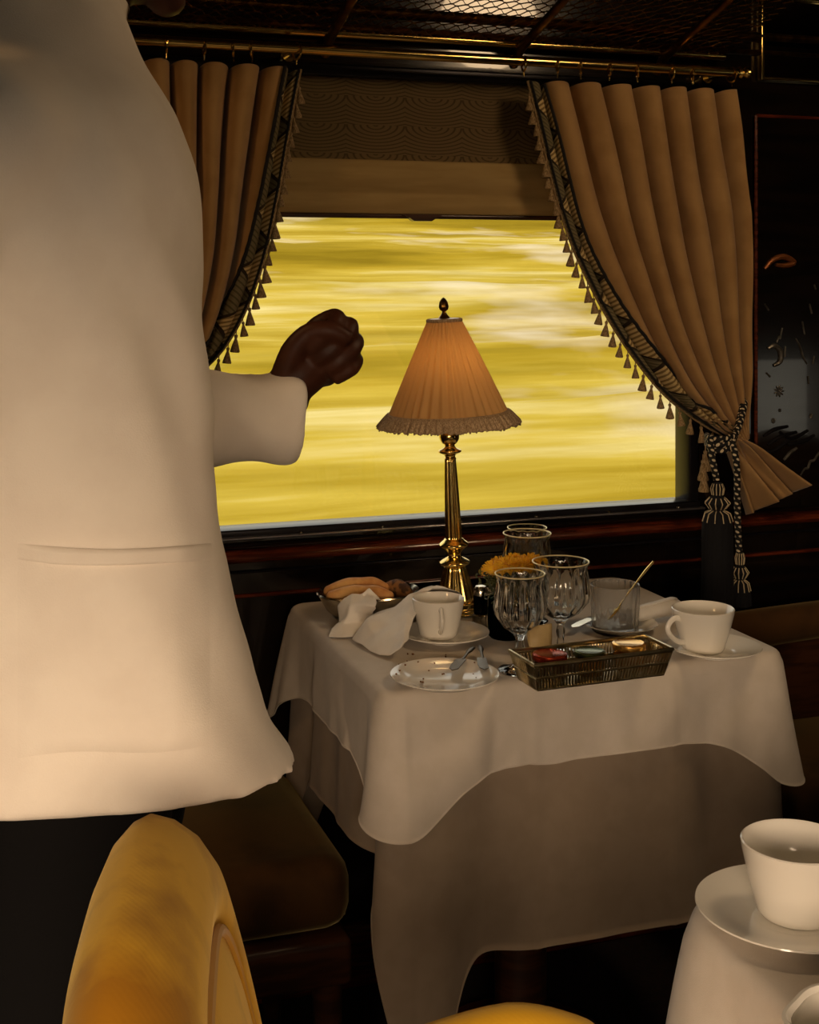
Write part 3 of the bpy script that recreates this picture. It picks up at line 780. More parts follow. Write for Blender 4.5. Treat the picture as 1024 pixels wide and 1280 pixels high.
tag(u, 'white tablecloth on the foreground table at bottom right', 'tablecloth')

E = .0012                                               # resting height above the cloth
def top(px, py, z=TZ + E): return onZ(px, py, z)

# ------------------------------------------------------------------ crockery
def cup_parts(root, r, h, rb, ha):
    t = .0028
    prof = [(0, .004), (rb * .8, .004), (rb * .82, 0), (rb * .92, 0), (rb, .004), (rb * 1.04, .010), (rb + (r - rb) * .55, h * .5), (r * .985, h * .88), (r, h - .001), (r - t * .5, h), (r - t, h - .001)]
    prof += [(rb + (r - rb) * .55 - t, h * .5), (rb * .95 - t * .5, .012), (rb * .6, .008), (0, .0075)]
    b = MB(); b.lathe(prof, 56); obj('bowl', b, M['porcelain'], root, angle=50)
    zt, zb = h * .80, h * .28
    rt = rb + (r - rb) * .82 - .003; rl = rb + (r - rb) * .25
    b = MB()
    pts = [(rt, 0, zt), (rt + .012, 0, zt + .003), (rt + .023, 0, zt - .004), (rt + .026, 0, (zt + zb) / 2 + .004), (rt + .020, 0, zb + .010), (rt + .006, 0, zb), (rl - .002, 0, zb - .003)]
    b.tube(pts, [.0036, .0034, .0034, .0034, .0032, .0032, .0036], 12, sub=6, flat=1.35); b.xf(Matrix.Rotation(ha, 4, 'Z'))
    obj('handle', b, M['porcelain'], root)
def cup(loc, r, h, rb, ha, label):
    t = thing('tea_cup', label, 'cup', loc, group='tea cups'); cup_parts(t, r, h, rb, ha); return t
def saucer(loc, r, label, name='saucer', cat='saucer', well=.42):
    b = MB()
    p = [(0, .002), (r * .38, .002), (r * .40, 0), (r * .46, 0), (r * .48, .003), (r * .75, .0075), (r * .97, .0125), (r, .0138), (r * .995, .0152), (r * .97, .0150), (r * .74, .0105), (r * .50, .0062), (r * well, .0050), (r * (well - .03), .0042), (0, .0042)]
    b.lathe(p, 72); o = obj(name, b, M['porcelain'], loc=loc, angle=50); tag(o, label, cat, name + 's'); return o
sr = top(893, 818); saucer(sr, .074, 'white saucer under the cup at the right end of the window table')
cup((top(879, 815).x, top(879, 815).y, TZ + E + .0046), .0495, .066, .034, math.radians(188), 'white tea cup with handle to the left at the right end of the window table')
sl = top(556, 800); saucer(sl, .0735, 'white saucer beside the crumpled napkin and lamp')
cup((top(548, 798).x, top(548, 798).y, TZ + E + .0046), .0432, .063, .031, math.radians(-105), 'white tea cup in front of the lamp with handle facing the viewer')
sn = top(991, 1151); saucer(sn, .0895, 'large white saucer on the foreground table')
cup((top(996, 1147).x, top(996, 1147).y, TZ + E + .0046), .0515, .068, .037, math.radians(-10), 'large white cup in the right foreground')
pl = top(556, 853)
def plate(loc, r, label, name, cat):
    b = MB()
    p = [(0, .0015), (r * .55, .0015), (r * .57, 0), (r * .62, 0), (r * .66, .003), (r * .97, .0115), (r, .0125), (r * .995, .0138), (r * .965, .0132), (r * .68, .0065), (r * .62, .0042), (0, .0042)]
    b.lathe(p, 80); o = obj(name, b, M['porcelain'], loc=loc, angle=50); tag(o, label, cat, 'small plates'); return o
plate(pl, .0805, 'white side plate with crumbs at the front left of the table', 'side_plate', 'plate')
rp = top(776, 788); plate(rp, .062, 'small white plate half hidden behind the tumbler', 'side_plate', 'plate')
# creamer whose lip enters at the lower right
cr = top(1066, 1346)
ct = thing('milk_jug', 'white porcelain jug lip at the bottom right corner', 'jug', cr)
b = MB()
def jfl(a, z, i): return 1 + (.36 * max(0, math.cos(a - PI)) ** 8 * max(0, (z - .015) / .03))
b.lathe([(0, .003), (.026, .003), (.027, 0), (.032, 0), (.038, .01), (.045, .025), (.044, .038), (.040, .046), (.0415, .050), (.039, .050), (.037, .046), (.041, .036), (.040, .02), (.03, .006), (0, .005)], 48, flute=jfl); obj('bowl', b, M['porcelain'], ct)
b = MB(); b.tube([(.040, 0, .042), (.060, 0, .044), (.066, 0, .028), (.042, 0, .014)], .004, 10, sub=6); obj('handle', b, M['porcelain'], ct)

# crumbs on plate and cloth: uncountable
b = MB()
for k in range(26):
    if k < 16:
        a = random.uniform(0, 2 * PI); r = random.uniform(.02, .055) if k > 6 else random.uniform(.066, .075); p = Vector((pl.x + r * math.cos(a), pl.y + abs(r * math.sin(a)) * (1 if k < 12 else -.5), TZ + E + (.0052 if r < .05 else .0140)))
    else: p = top(random.uniform(470, 560), random.uniform(817, 836)) + Vector((0, 0, .0008))
    s = random.uniform(.0007, .0018); b.ell(p, (s * 1.4, s, s * .8), Matrix.Rotation(random.uniform(0, 3), 3, 'Z'), 6, 4)
o = obj('bread_crumbs', b, M['crumb']); tag(o, 'brown bread crumbs scattered over the side plate and cloth', 'crumbs', kind='stuff')

# butter knife behind the plate and teaspoon
def utensil(kind, label, a, bq, za, zb, cat, material=None):
    """a: tip of the working end, bq: handle end"""
    a = Vector((a.x, a.y, za)); bq = Vector((bq.x, bq.y, zb)); L = (bq - a).length
    t = thing(kind, label, cat, a); x = (bq - a).normalized(); y = Vector((0, 0, 1)).cross(x).normalized(); z = x.cross(y)
    R = Matrix((x, y, z)).transposed().to_4x4()
    m = material or M['silver']
    b = MB()
    if cat == 'knife':
        b.prism([(0, .001), (.01, .008), (.03, .010), (L * .48, .009), (L * .5, .004), (L * .5, -.005), (.01, -.006)], 2, -.0007, .0007)
        b.xf(R); obj('blade', b, m, t)
    else:
        n = 10; pts = []
        def bowl(u, v):
            uu = u * 2 * PI; r = v; X = .020 - .020 * math.cos(uu) * r; Y = .0125 * math.sin(uu) * r * (1 - .15 * math.cos(uu))
            return Vector((X, Y, -.006 * (1 - r * r)))
        b.surf(bowl, 24, 6); b.xf(R); o = obj('bowl', b, m, t); solidify(o, .0009)
    s0 = L * .5 if cat == 'knife' else .040
    b = MB(); b.tube([(s0 - .003, 0, 0), (s0 + (L - s0) * .4, 0, .001), (L - .02, 0, .001), (L, 0, 0)], [.0026, .0024, .0050, .0042], 10, sub=6, flat=.45); b.xf(R); obj('handle', b, m, t)
    return t
utensil('butter_knife', 'dark broad-ended butter knife lying across the far rim of the side plate', top(566, 850), top(591, 822), TZ + .0155, TZ + .0165, 'knife', M['steel'])
utensil('butter_knife', 'slim knife beside the broad one on the far rim of the side plate', top(607, 850), top(600, 820), TZ + .0165, TZ + .0165, 'knife', M['steel'])
utensil('table_knife', 'bright knife resting on the small plate beside the tumbler', top(716, 796), top(764, 774), TZ + .0163, TZ + .0173, 'knife')

# ------------------------------------------------------------------ glassware
def goblet(loc, r, h, label, water=0):
    t = thing('water_goblet', label, 'glass', loc, group='cut-glass goblets')
    hb = h * .40; th = .0016
    out = [(0, .0), (r * .88, 0), (r * .90, .0015), (r * .86, .003), (r * .4, .007), (.0065, .012), (.0055, hb * .45), (.0075, hb * .62), (.0060, hb * .80), (r * .28, hb * .96), (r * .70, hb * 1.15), (r * .99, hb * 1.42), (r * 1.06, hb * 1.62), (r * 1.0, h * .80), (r * .93, h * .90), (r * .97, h * .965), (r * 1.02, h)]
    inn = [(r * 1.0, h + .0004), (r * .955, h * .965), (r * .91, h * .90), (r * .965, h * .80), (r * 1.0, hb * 1.62), (r * .94, hb * 1.44), (r * .64, hb * 1.20), (r * .22, hb * 1.05), (0, hb * 1.03)]
    def fl(a, z, i): return 1 + (.032 * math.cos(a * 14) if 9 <= i <= 14 else (.05 * math.cos(a * 6) if 5 < i < 9 else 0))
    b = MB(); b.lathe(out + inn, 96, flute=lambda a, z, i: fl(a, z, i) if i < 17 else 1); obj('bowl', b, M['glass'], t, angle=30)
    b = MB(); b.tube([(r * 1.01 * math.cos(2 * PI * k / 60), r * 1.01 * math.sin(2 * PI * k / 60), h) for k in range(60)], .0011, 8, closed=True); obj('gilt_rim', b, M['gilt'], t)
    return t
goblet(top(650, 838), .0372, .147, 'cut-glass goblet nearest the viewer behind the left end of the wire basket')
goblet(top(701, 817), .0440, .146, 'wide cut-glass goblet between the flowers and the tumbler')
g3 = onD(659, 700, 2.35); goblet((g3.x, g3.y, TZ + E), .0405, .152, 'cut-glass goblet behind the yellow flowers')
g4 = onD(659, 700, 2.47); goblet((g4.x, g4.y, TZ + E), .0350, .139, 'smaller goblet farthest back, its rim just showing above another')
tm = top(769, 788)
tt = thing('tumbler', 'fluted glass tumbler with a spoon standing in it', 'glass', tm)
b = MB()
def tfl(a, z, i): return 1 + (.018 * math.cos(a * 22) if 2 <= i <= 4 else 0)
b.lathe([(0, 0), (.0365, 0), (.038, .002), (.0395, .03), (.041, .062), (.0415, .0775), (.0405, .0785), (.0392, .0775), (.0385, .062), (.0372, .03), (.035, .010), (0, .009)], 110, flute=tfl); obj('bowl', b, M['ribbed'], tt, angle=30)
# spoon in tumbler
sp0 = onD(760, 786, 2.262); sp1 = onD(817, 702, 2.24)
sp0.z = TZ + .026
utensil('long_spoon', 'gold-toned long spoon leaning in the tumbler', sp0, sp1, sp0.z, sp1.z, 'spoon', M['brass'])

# ------------------------------------------------------------------ bread tray
bt = top(461, 768); trz = TZ + E
tr = thing('bread_tray', 'oval silver bread dish near the left rear corner of the table', 'tray', bt)
b = MB(); b.lathe([(0, .002), (.052, .002), (.054, 0), (.060, 0), (.075, .012), (.088, .034), (.0915, .040), (.0935, .0405), (.0915, .043), (.086, .038), (.072, .016), (.055, .006), (0, .006)], 64, sy=.80); obj('dish', b, M['silver'], tr)
def bread(pts, rad, label, material, score=True):
    pts = [Vector(p) + Vector((bt.x, bt.y, trz - .005)) for p in pts]; c = sum(pts, Vector()) / len(pts)
    mb = MB(); mb.limb([p - c for p in pts], rad, 18, 8); o = obj('bread_roll', mb, material, loc=c); tag(o, label, 'bread', 'bread in the silver dish')
    for v in o.data.vertices:
        n_ = noise.noise(v.co * 45 + c * 10); v.co += v.co.normalized() * n_ * .0016
    return o
bread([(-.070, -.012, .044), (-.030, -.016, .048), (.006, -.024, .046), (.026, -.03, .042)], [.011, .0145, .0145, .010], 'golden bread stick at the front left of the silver dish', M['bread'])
bread([(-.066, .022, .046), (-.030, .018, .053), (.010, .012, .053), (.030, .006, .048)], [.010, .0145, .0145, .010], 'golden bread stick behind the front one in the silver dish', M['bread'])
bread([(.040, .026, .038), (.058, .012, .044), (.066, -.010, .042)], [.013, .016, .012], 'dark seeded roll at the right of the silver dish', M['breadseed'])

# napkins: folded sheets given as rows of points in space
def sheet(name, rows, label, material, cat, ref=9, th=.0011, group=None, rough=.0036, it=3):
    """cloth sheet through rows of fold points: straight between folds, softened, slightly crumpled"""
    n = len(rows[0]); m = len(rows); c = rows[0][0].copy(); c.z = min(p.z for r in rows for p in r)
    def fn(u, v):
        x, y = u * (n - 1), v * (m - 1); i, j = min(int(x), n - 2), min(int(y), m - 2); f, g = x - i, y - j
        p = rows[j][i].lerp(rows[j][i + 1], f).lerp(rows[j + 1][i].lerp(rows[j + 1][i + 1], f), g)
        h = 1 - abs(noise.noise(p * 26)) * 2; k = min(1, (p.z - c.z) / .012)
        return p + Vector((noise.noise(p * 40 + Vector((5, 0, 0))), noise.noise(p * 40 + Vector((0, 7, 0))), h * .8)) * rough * k - c
    b = MB(); b.surf(fn, (n - 1) * ref, (m - 1) * ref); o = obj(name, b, material, loc=c, angle=180); solidify(o, th)
    if it:
        md = o.modifiers.new('soft', 'SMOOTH'); md.iterations = it; md.factor = .5
    tag(o, label, cat, group); return o
def q(px, py, d): return onD(px, py, d)
def tz(px, py, h=0.0):
    """point h above the cloth seen at px,py"""
    return onZ(px, py, TZ + .003 + h)
sheet('linen_napkin', [
    [tz(463, 814), tz(474, 819, .001), tz(488, 820, .004), tz(502, 812, .018), tz(512, 800, .022)],
    [tz(452, 806, .003), tz(472, 800, .014), tz(490, 792, .024), tz(507, 782, .034), tz(516, 776, .036)],
    [tz(444, 803, .001), tz(462, 782, .028), tz(486, 770, .034), tz(512, 752, .052), tz(530, 746, .054)],
    [tz(440, 800, .001), tz(458, 774, .034), tz(488, 764, .036), tz(512, 744, .058), tz(545, 732, .069)],
    [tz(447, 790, .004), tz(470, 768, .022), tz(500, 756, .026), tz(540, 733, .060), tz(574, 742, .054)],
    [tz(452, 782, .002), tz(480, 766, .006), tz(510, 758, .006), tz(545, 748, .020), tz(582, 752, .012)],
], 'crumpled white linen napkin heaped behind the left cup', M['napkin'], 'napkin')
sheet('linen_napkin', [
    [tz(410, 796, .001), tz(428, 797, .001), tz(446, 796, .001), tz(458, 792, .002)],
    [tz(414, 786, .008), tz(430, 781, .014), tz(446, 779, .014), tz(462, 780, .010)],
    [tz(424, 780, .010), tz(434, 771, .026), tz(447, 768, .028), tz(466, 770, .018)],
    [tz(421, 758, .036), tz(438, 757, .043), tz(453, 757, .044), tz(470, 760, .042)],
    [tz(430, 750, .047), tz(441, 744, .056), tz(456, 746, .050), tz(470, 750, .050)],
    [tz(436, 752, .040), tz(446, 750, .042), tz(462, 736, .064), tz(476, 752, .042)],
], 'white linen napkin spilling over the front of the bread dish', M['napkin'], 'napkin')
# rolled napkin on the small plate
a = tz(778, 772, .022); c = tz(843, 757, .018)
b = MB(); ax = (c - a); ln = ax.length
def roll(u, v):
    th = u * 2 * PI * 2.3; r = .009 + .005 * u + .004 * v
    p = a.lerp(c, v); s = Vector((0, 0, 1)).cross(ax).normalized(); return p + s * math.cos(th) * r * 1.25 + Vector((0, 0, 1)) * math.sin(th) * r * .8 - a
b.surf(roll, 60, 10); o = obj('linen_napkin', b, M['napkin'], loc=a, angle=60); solidify(o, .0012)
tag(o, 'rolled white linen napkin on the small plate behind the tumbler', 'napkin')

# ------------------------------------------------------------------ silver basket of jam pots
B0, C0 = top(672, 865), top(829, 845)
bx = (C0 - B0); bl_ = bx.length; bang = math.atan2(bx.y, bx.x)
bk = thing('condiment_basket', 'long pierced silver basket holding jam pots', 'basket', (B0 + C0) / 2, bang)
L0, L1, W0, W1, BH = bl_ * .5, bl_ * .5 + .010, .030, .040, .040     # half sizes bottom / top
def bp(u, v, h):
    """u along, v across in -1..1, h 0..1"""
    return Vector((u * (L0 + (L1 - L0) * h), W0 + v * (W0 + (W1 - W0) * h), .001 + BH * h))
b = MB()
def bars(fix, n, axis):
    for k in range(n + 1):
        t = -1 + 2 * k / n
        for (h0, h1) in ((.06, .46), (.56, .94)):
            dlt = 1 / n if h0 > .3 else 0
            tt_ = min(1, max(-1, t + dlt))
            p0, p1 = (bp(tt_, fix, h0), bp(tt_, fix, h1)) if axis == 'u' else (bp(fix, tt_, h0), bp(fix, tt_, h1))
            b.tube([p0, p1], .0017, 5)
for v in (-1, 1): bars(v, 44, 'u')
for u_ in (-1, 1): bars(u_, 14, 'v')
for h in (.05, .51, .95):
    b.tube([bp(-1, -1, h), bp(1, -1, h), bp(1, 1, h), bp(-1, 1, h)], .0021, 6, closed=True)
obj('pierced_side', b, M['basketmetal'], bk)
b = MB(); b.box((0, W0, .0016), (L0 * 2, W0 * 2, .0018)); obj('base', b, M['basketmetal'], bk)
b = MB(); b.tube([bp(-1, -1, 1.02), bp(-.5, -1, 1.0), bp(.5, -1, 1.0), bp(1, -1, 1.02), bp(1, 1, 1.02), bp(.5, 1, 1.0), bp(-.5, 1, 1.0), bp(-1, 1, 1.02)], .0031, 8, closed=True); obj('rim', b, M['basketmetal'], bk)
def pot(u, v, r, h, body, lid, label):
    lp = Matrix.Translation(bk.location) @ Matrix.Rotation(bang, 4, 'Z') @ Vector((u * L0, W0 + v * W0, .0068))
    t = thing('jam_pot', label, 'jar', lp, group='jam pots in the basket')
    b = MB(); b.lathe([(0, 0), (r * .86, 0), (r * .92, .002), (r * .96, h * .6), (r * .88, h * .8), (r * .9, h), (0, h)], 28); obj('jar', b, body, t)
    b = MB(); b.lathe([(r * .93, h - .008), (r, h - .008), (r * 1.02, h - .004), (r, h), (r * .86, h + .0012), (r * .8, h + .0004), (0, h + .0006)], 40); obj('lid', b, lid, t)
pot(-.66, .02, .0255, .037, M['jam'], M['lid_red'], 'jam pot with a red lid at the left of the basket')
pot(-.02, .05, .0230, .034, M['honey'], M['lid_green'], 'pot with a green lid in the middle of the basket')
pot(.62, .02, .0255, .039, M['honey'], M['lid_gold'], 'jam pot with a gold lid at the right of the basket')
# paper sachet standing against the back of the basket
pA = tz(658, 817); 
sheet('paper_sachet', [
    [onD(662, 812, 2.03), onD(674, 812, 2.035), onD(689, 809, 2.045)],
    [onD(659, 800, 2.036), onD(674, 800, 2.034), onD(690, 797, 2.047)],
    [onD(659, 788, 2.044), onD(674, 788, 2.040), onD(690, 785, 2.052)],
    [onD(664, 783, 2.048), onD(675, 782, 2.046), onD(690, 779, 2.056)]],
    'tan paper sachet standing behind the basket rim', M['paper'], 'sachet', ref=3, th=.003, rough=.0004, it=1)

# ------------------------------------------------------------------ lamp
lb = top(571, 764)
lamp = thing('table_lamp', 'lit brass table lamp with pleated fringed shade on the window table', 'lamp', lb, rot=(0, math.radians(-2.6), 0))
b = MB()
flb = lambda n, a_: (lambda a, z, i: 1 + a_ * math.cos(a * n))
b.turned([(0, 0), (.041, 0), (.043, .003), (.043, .008), (.039, .011), (.037, .017), (.034, .020), (0, .020)], 48); obj('foot', b, M['brass'], lamp, angle=70)
b = MB(); b.turned([(.033, .020), (.0335, .024), (.030, .040), (.025, .058), (.020, .074), (.0165, .082), (0, .083)], 96, flute=lambda a, z, i: 1 + .045 * math.cos(a * 18)); obj('bell', b, M['brass'], lamp, angle=70)
b = MB(); b.turned([(.016, .081), (.026, .085), (.0275, .089), (.022, .093), (.013, .098), (.012, .104), (.019, .112), (.0255, .117), (.026, .121), (.019, .127), (.014, .131), (0, .132)], 48); obj('collar', b, M['brass'], lamp, angle=70)
b = MB(); b.turned([(.0145, .131), (.0140, .14), (.0125, .20), (.0100, .26), (.0085, .272), (0, .273)], 96, flute=lambda a, z, i: 1 + .07 * math.cos(a * 12)); obj('column', b, M['brass'], lamp, angle=70)
b = MB(); b.turned([(.0085, .269), (.0110, .272), (.009, .276), (.012, .280), (.0195, .2835), (.0205, .2855), (.0195, .2875), (.012, .291), (.009, .296), (.013, .300), (.0168, .306), (.0178, .312), (.0168, .318), (.013, .325), (.008, .330), (.006, .335), (.006, .40), (.0035, .404), (.0035, .527), (0, .528)], 40); obj('stem', b, M['brass'], lamp, angle=70)
SHB, SHT, RB, RT = .352, .520, .1045, .0285
def pleat(u, v):
    a = u * 2 * PI; r = RB + (RT - RB) * v
    pl_ = math.cos(a * 34 + 1.1 * noise.noise(Vector((math.cos(a) * 4, math.sin(a) * 4, 5))) + .5 * math.sin(v * 5 + math.floor(u * 40) * 1.7) * 0) ; r *= 1 + .046 * pl_ * (.6 + .4 * v) + .016 * noise.noise(Vector((math.cos(a) * 9, math.sin(a) * 9, v * 1.5)))
    r += .003 * math.sin(PI * v) * 0
    return Vector((r * math.cos(a), r * math.sin(a), SHB + (SHT - SHB) * v))
b = MB(); b.surf(pleat, 400, 16); shade = obj('shade', b, M['shade'], lamp, angle=180)
b = MB()
b.tube([(RB * 1.01 * math.cos(2 * PI * k / 60), RB * 1.01 * math.sin(2 * PI * k / 60), SHB) for k in range(60)], .0036, 8, closed=True)
def fr(u, v):
    a = u * 2 * PI; j = noise.noise(Vector((math.cos(a) * 20, math.sin(a) * 20, 2)))
    r = RB + .004 + .018 * v + .0022 * math.sin(a * 75 + 3 * j) * (.4 + v); z = SHB + .002 - .021 * v ** 1.1 * (1 + .22 * j) + .0012 * math.sin(a * 131)
    return Vector((r * math.cos(a), r * math.sin(a), z))
b.surf(fr, 420, 5); o = obj('fringe', b, M['fringe'], shade, angle=180); solidify(o, .0022)
b = MB(); b.tube([(RT * 1.03 * math.cos(2 * PI * k / 40), RT * 1.03 * math.sin(2 * PI * k / 40), SHT - .002) for k in range(40)], .0034, 8, closed=True); obj('top_binding', b, M['fringe'], shade)
b = MB(); b.lathe([(RT, SHT), (RT * .9, SHT + .001), (.006, SHT + .002), (0, SHT + .002)], 30); obj('shade_carrier', b, M['brassdark'], lamp)
b = MB(); b.lathe([(0, .527), (.005, .527), (.006, .529), (.004, .531), (.0035, .534), (.0075, .537), (.0088, .542), (.0075, .550), (.004, .556), (0, .559)], 24, flute=lambda a, z, i: 1 + (.08 * math.cos(a * 8) if i > 5 else 0)); b.lathe([(0, SHT), (.012, SHT), (.008, SHT + .006), (.005, .529), (0, .529)], 20); obj('finial', b, M['brassdark'], lamp)
b = MB(); b.lathe([(0, .405), (.009, .405), (.010, .412), (.016, .425), (.018, .437), (.014, .450), (0, .458)], 20); obj('bulb', b, M['bulb'], lamp)

# ------------------------------------------------------------------ flowers, pepper mill
vz = onZ(633, 796, TZ + E)
b = MB(); b.lathe([(0, 0), (.026, 0), (.030, .004), (.031, .03), (.030, .062), (.028, .066), (.0275, .066), (.0275, .06), (.0285, .03), (.027, .008), (0, .006)], 40)
o = obj('flower_vase', b, M['greenglass'], loc=vz); tag(o, 'dark green glass vase holding yellow flowers behind the goblets', 'vase')
def bloom_mesh(r, seed):
    rnd = random.Random(seed); b = MB(); b.ell((0, 0, 0), (r * .78, r * .78, r * .5), None, 14, 8)
    for k in range(170):
        a = rnd.uniform(0, 2 * PI); e = math.asin(rnd.uniform(-.25, 1)); d = Vector((math.cos(e) * math.cos(a), math.cos(e) * math.sin(a), math.sin(e) * .75))
        b.tube([d * r * .6, d * r * (1 + rnd.uniform(-.06, .14))], [.0016, .0006], 4)
    return b.mesh('bloom', M['petal'])
bm1, bm2 = bloom_mesh(.020, 1), bloom_mesh(.018, 2)
for k, (px, py, d) in enumerate([(617, 711, 2.235), (634, 709, 2.225), (652, 707, 2.235), (668, 706, 2.25), (626, 706, 2.275), (644, 703, 2.28), (661, 702, 2.285), (610, 716, 2.27)]):
    p = onD(px, py, d); t = thing('yellow_flower', 'fluffy yellow flower head packed into the green vase', 'flower', p, group='yellow flowers in the vase')
    o = obj('bloom', bm1 if k % 2 else bm2, None, t); o.rotation_euler = (random.uniform(-.3, .3), random.uniform(-.3, .3), random.uniform(0, 3))
    if k == 7: t.scale = (.7, .7, .7)
    b = MB(); end = Vector(vz) + Vector((random.uniform(-.012, .012), random.uniform(-.012, .012), .02)) - p
    b.tube(bez((0, 0, -.008), end * .5 + Vector((0, 0, -.02)) * 0, end, 6), .0013, 6); o = obj('stem', b, M['leaf'], t)
b = MB()
for k in range(230):
    a = random.uniform(0, 2 * PI); rr = random.uniform(.008, .040); z = random.uniform(.060, .112)
    c = Vector((rr * math.cos(a) - .012 * (z > .08), rr * math.sin(a), z)); R = Matrix.Rotation(random.uniform(0, 6), 3, 'Z') @ Matrix.Rotation(random.uniform(-1, 1), 3, 'Y')
    b.ell(c, (random.uniform(.003, .0065), .0022, .0009), R, 6, 4)
for k in range(22):
    a = 2 * PI * k / 22; b.tube(bez((.01 * math.cos(a), .01 * math.sin(a), .03), (.02 * math.cos(a), .02 * math.sin(a), .08), (.034 * math.cos(a), .034 * math.sin(a), .085 + .02 * random.random()), 6), .0008, 5)
o = obj('foliage', b, M['leaf'], loc=vz); tag(o, 'grey-green leaf sprigs under the yellow flowers in the vase', 'foliage', kind='stuff')
pm = onZ(601, 783, TZ + E)
t = thing('pepper_shaker', 'slim dark glass shaker with a ridged silver foot beside the lamp', 'shaker', pm)
b = MB(); b.lathe([(0, 0), (.0135, 0), (.0142, .002), (.0138, .018), (.0142, .020), (.012, .022), (0, .022)], 60, flute=lambda a, z, i: 1 + (.05 * math.cos(a * 20) if 1 < i < 4 else 0)); obj('foot', b, M['silver'], t)
b = MB(); b.lathe([(0, .022), (.0118, .022), (.0122, .03), (.0122, .052), (.011, .056), (0, .057)], 30); obj('body', b, M['darkglass'], t)
b = MB(); b.lathe([(.0125, .054), (.0125, .062), (.009, .069), (0, .071)], 30); obj('cap', b, M['silver'], t)

# ------------------------------------------------------------------ armchairs
def armchair(label, loc, rz, vel, back_h=.97, arms=(1, -1), bwid=.48, thick=.075, seat_z=.46, arm_z=.66, group=None, arm_len=.40, arm_dip=0, seat_d=.46):
    t = thing('armchair', label, 'armchair', loc, rz, group or 'velvet armchairs')
    # local: facing +x, seat centre at x=.25, back plane at x=0
    hw = bwid / 2; z0 = seat_z - .04
    def outline(n=180):
        pts = []
        for i in range(n):
            a = 2 * PI * i / n; c, s = math.cos(a), math.sin(a)
            ex = .62 if s > 0 else .28
            y = hw * math.copysign(abs(c) ** ex, c); z = math.copysign(abs(s) ** (.82 if s > 0 else .3), s)
            zc = z0 + (back_h - z0) * .5
            pts.append((y, zc + z * (back_h - z0) * .5))
        return pts
    ol = outline(); zc = z0 + (back_h - z0) * .5; n = len(ol)
    def rake(z): return -.10 * (z - z0) / (.5)
    def ring(s, x): return [Vector((x + rake(zc + (z - zc) * s[1]), y * s[0], zc + (z - zc) * s[1])) for y, z in ol]
    inset = lambda d: ((hw - d) / hw, ((back_h - z0) / 2 - d) / ((back_h - z0) / 2))
    T_ = thick
    rows = [ring(inset(.12), -T_ * .9)]
    for d, x in ((.07, -T_ * .86), (.035, -T_ * .70), (.015, -T_ * .45), (.004, -T_ * .2), (0, 0.), (.004, T_ * .28), (.014, T_ * .55), (.030, T_ * .74), (.048, T_ * .80), (.064, T_ * .72), (.072, T_ * .62)):
        rows.append(ring(inset(d), x))
    b = MB(); vs = [v for r in rows for v in r]; fs = [(j * n + i, j * n + (i + 1) % n, (j + 1) * n + (i + 1) % n, (j + 1) * n + i) for j in range(len(rows) - 1) for i in range(n)]
    fs.append(tuple(range(n))); b.add(vs, fs); bk_ = obj('backrest', b, vel, t, angle=60)
    rows = [ring(inset(d), x) for d, x in ((.070, T_ * .60), (.076, T_ * .70), (.092, T_ * .78), (.13, T_ * .86), (.17, T_ * .88))]
    b = MB(); vs = [v for r in rows for v in r]; fs = [(j * n + i, j * n + (i + 1) % n, (j + 1) * n + (i + 1) % n, (j + 1) * n + i) for j in range(len(rows) - 1) for i in range(n)]
    fs.append(tuple((len(rows) - 1) * n + i for i in range(n))); b.add(vs, fs); obj('inner_panel', b, vel, t, angle=60)
    b = MB(); b.tube(ring(inset(.073), T_ * .70), .0042, 8, closed=True); obj('piping', b, M['velvetpipe'] if vel is M['velvet'] else vel, bk_)
    b = MB(); b.box((.03 + seat_d / 2, 0, seat_z - .035), (seat_d, bwid - .06, .11), .04); obj('seat', b, vel, t, angle=60)
    b = MB(); b.box((.02 + seat_d / 2, 0, seat_z - .12), (seat_d, bwid - .02, .07), .01); obj('seat_frame', b, M['walnut'], t)
    for s in arms:
        y = s * (hw - .01)
        b = MB(); x1 = .05 + arm_len
        b.limb([(.03, y, arm_z + .01 - arm_dip), (.03 + arm_len * .4, y, arm_z + .008 - arm_dip * .5), (x1 - .05, y, arm_z - .002), (x1, y, arm_z - .012)], [.034, .036, .038, .036], 18, 6); ar = obj('arm', b, vel, t)
        b = MB(); b.box((.03 + arm_len / 2, y, (arm_z + seat_z - .14) / 2), (arm_len - .02, .035, arm_z - seat_z + .14), .012); obj('arm_panel', b, M['walnut'], t)
    for (x, s) in ((seat_d - .01, 1), (seat_d - .01, -1), (.02, 1), (.02, -1)):
        b = MB(); b.tube([(x, s * (hw - .05), seat_z - .14), (x + (.01 if x > .2 else -.04), s * (hw - .05), 0)], [.024, .014], 10); obj('leg', b, M['walnut'], t)
    return t
armchair('mustard velvet armchair in the foreground, its rounded back rising at lower left', (.222, .845, 0), math.radians(-13), M['velvet'], back_h=.968, bwid=.50, thick=.052, arm_z=.700, arm_len=.18, arm_dip=.05, seat_d=.34)
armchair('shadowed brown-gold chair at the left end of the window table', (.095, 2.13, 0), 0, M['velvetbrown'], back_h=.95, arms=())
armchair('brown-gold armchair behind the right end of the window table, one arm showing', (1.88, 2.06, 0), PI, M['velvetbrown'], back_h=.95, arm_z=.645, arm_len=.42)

# ------------------------------------------------------------------ the waiter
man = thing('waiter', 'waiter in a white jacket and black trousers reaching toward the window with his fist', 'person', (.12, 1.36, 0))
ml = Vector(man.location)
W = lambda x, y, z: Vector((x, y, z)) - ml
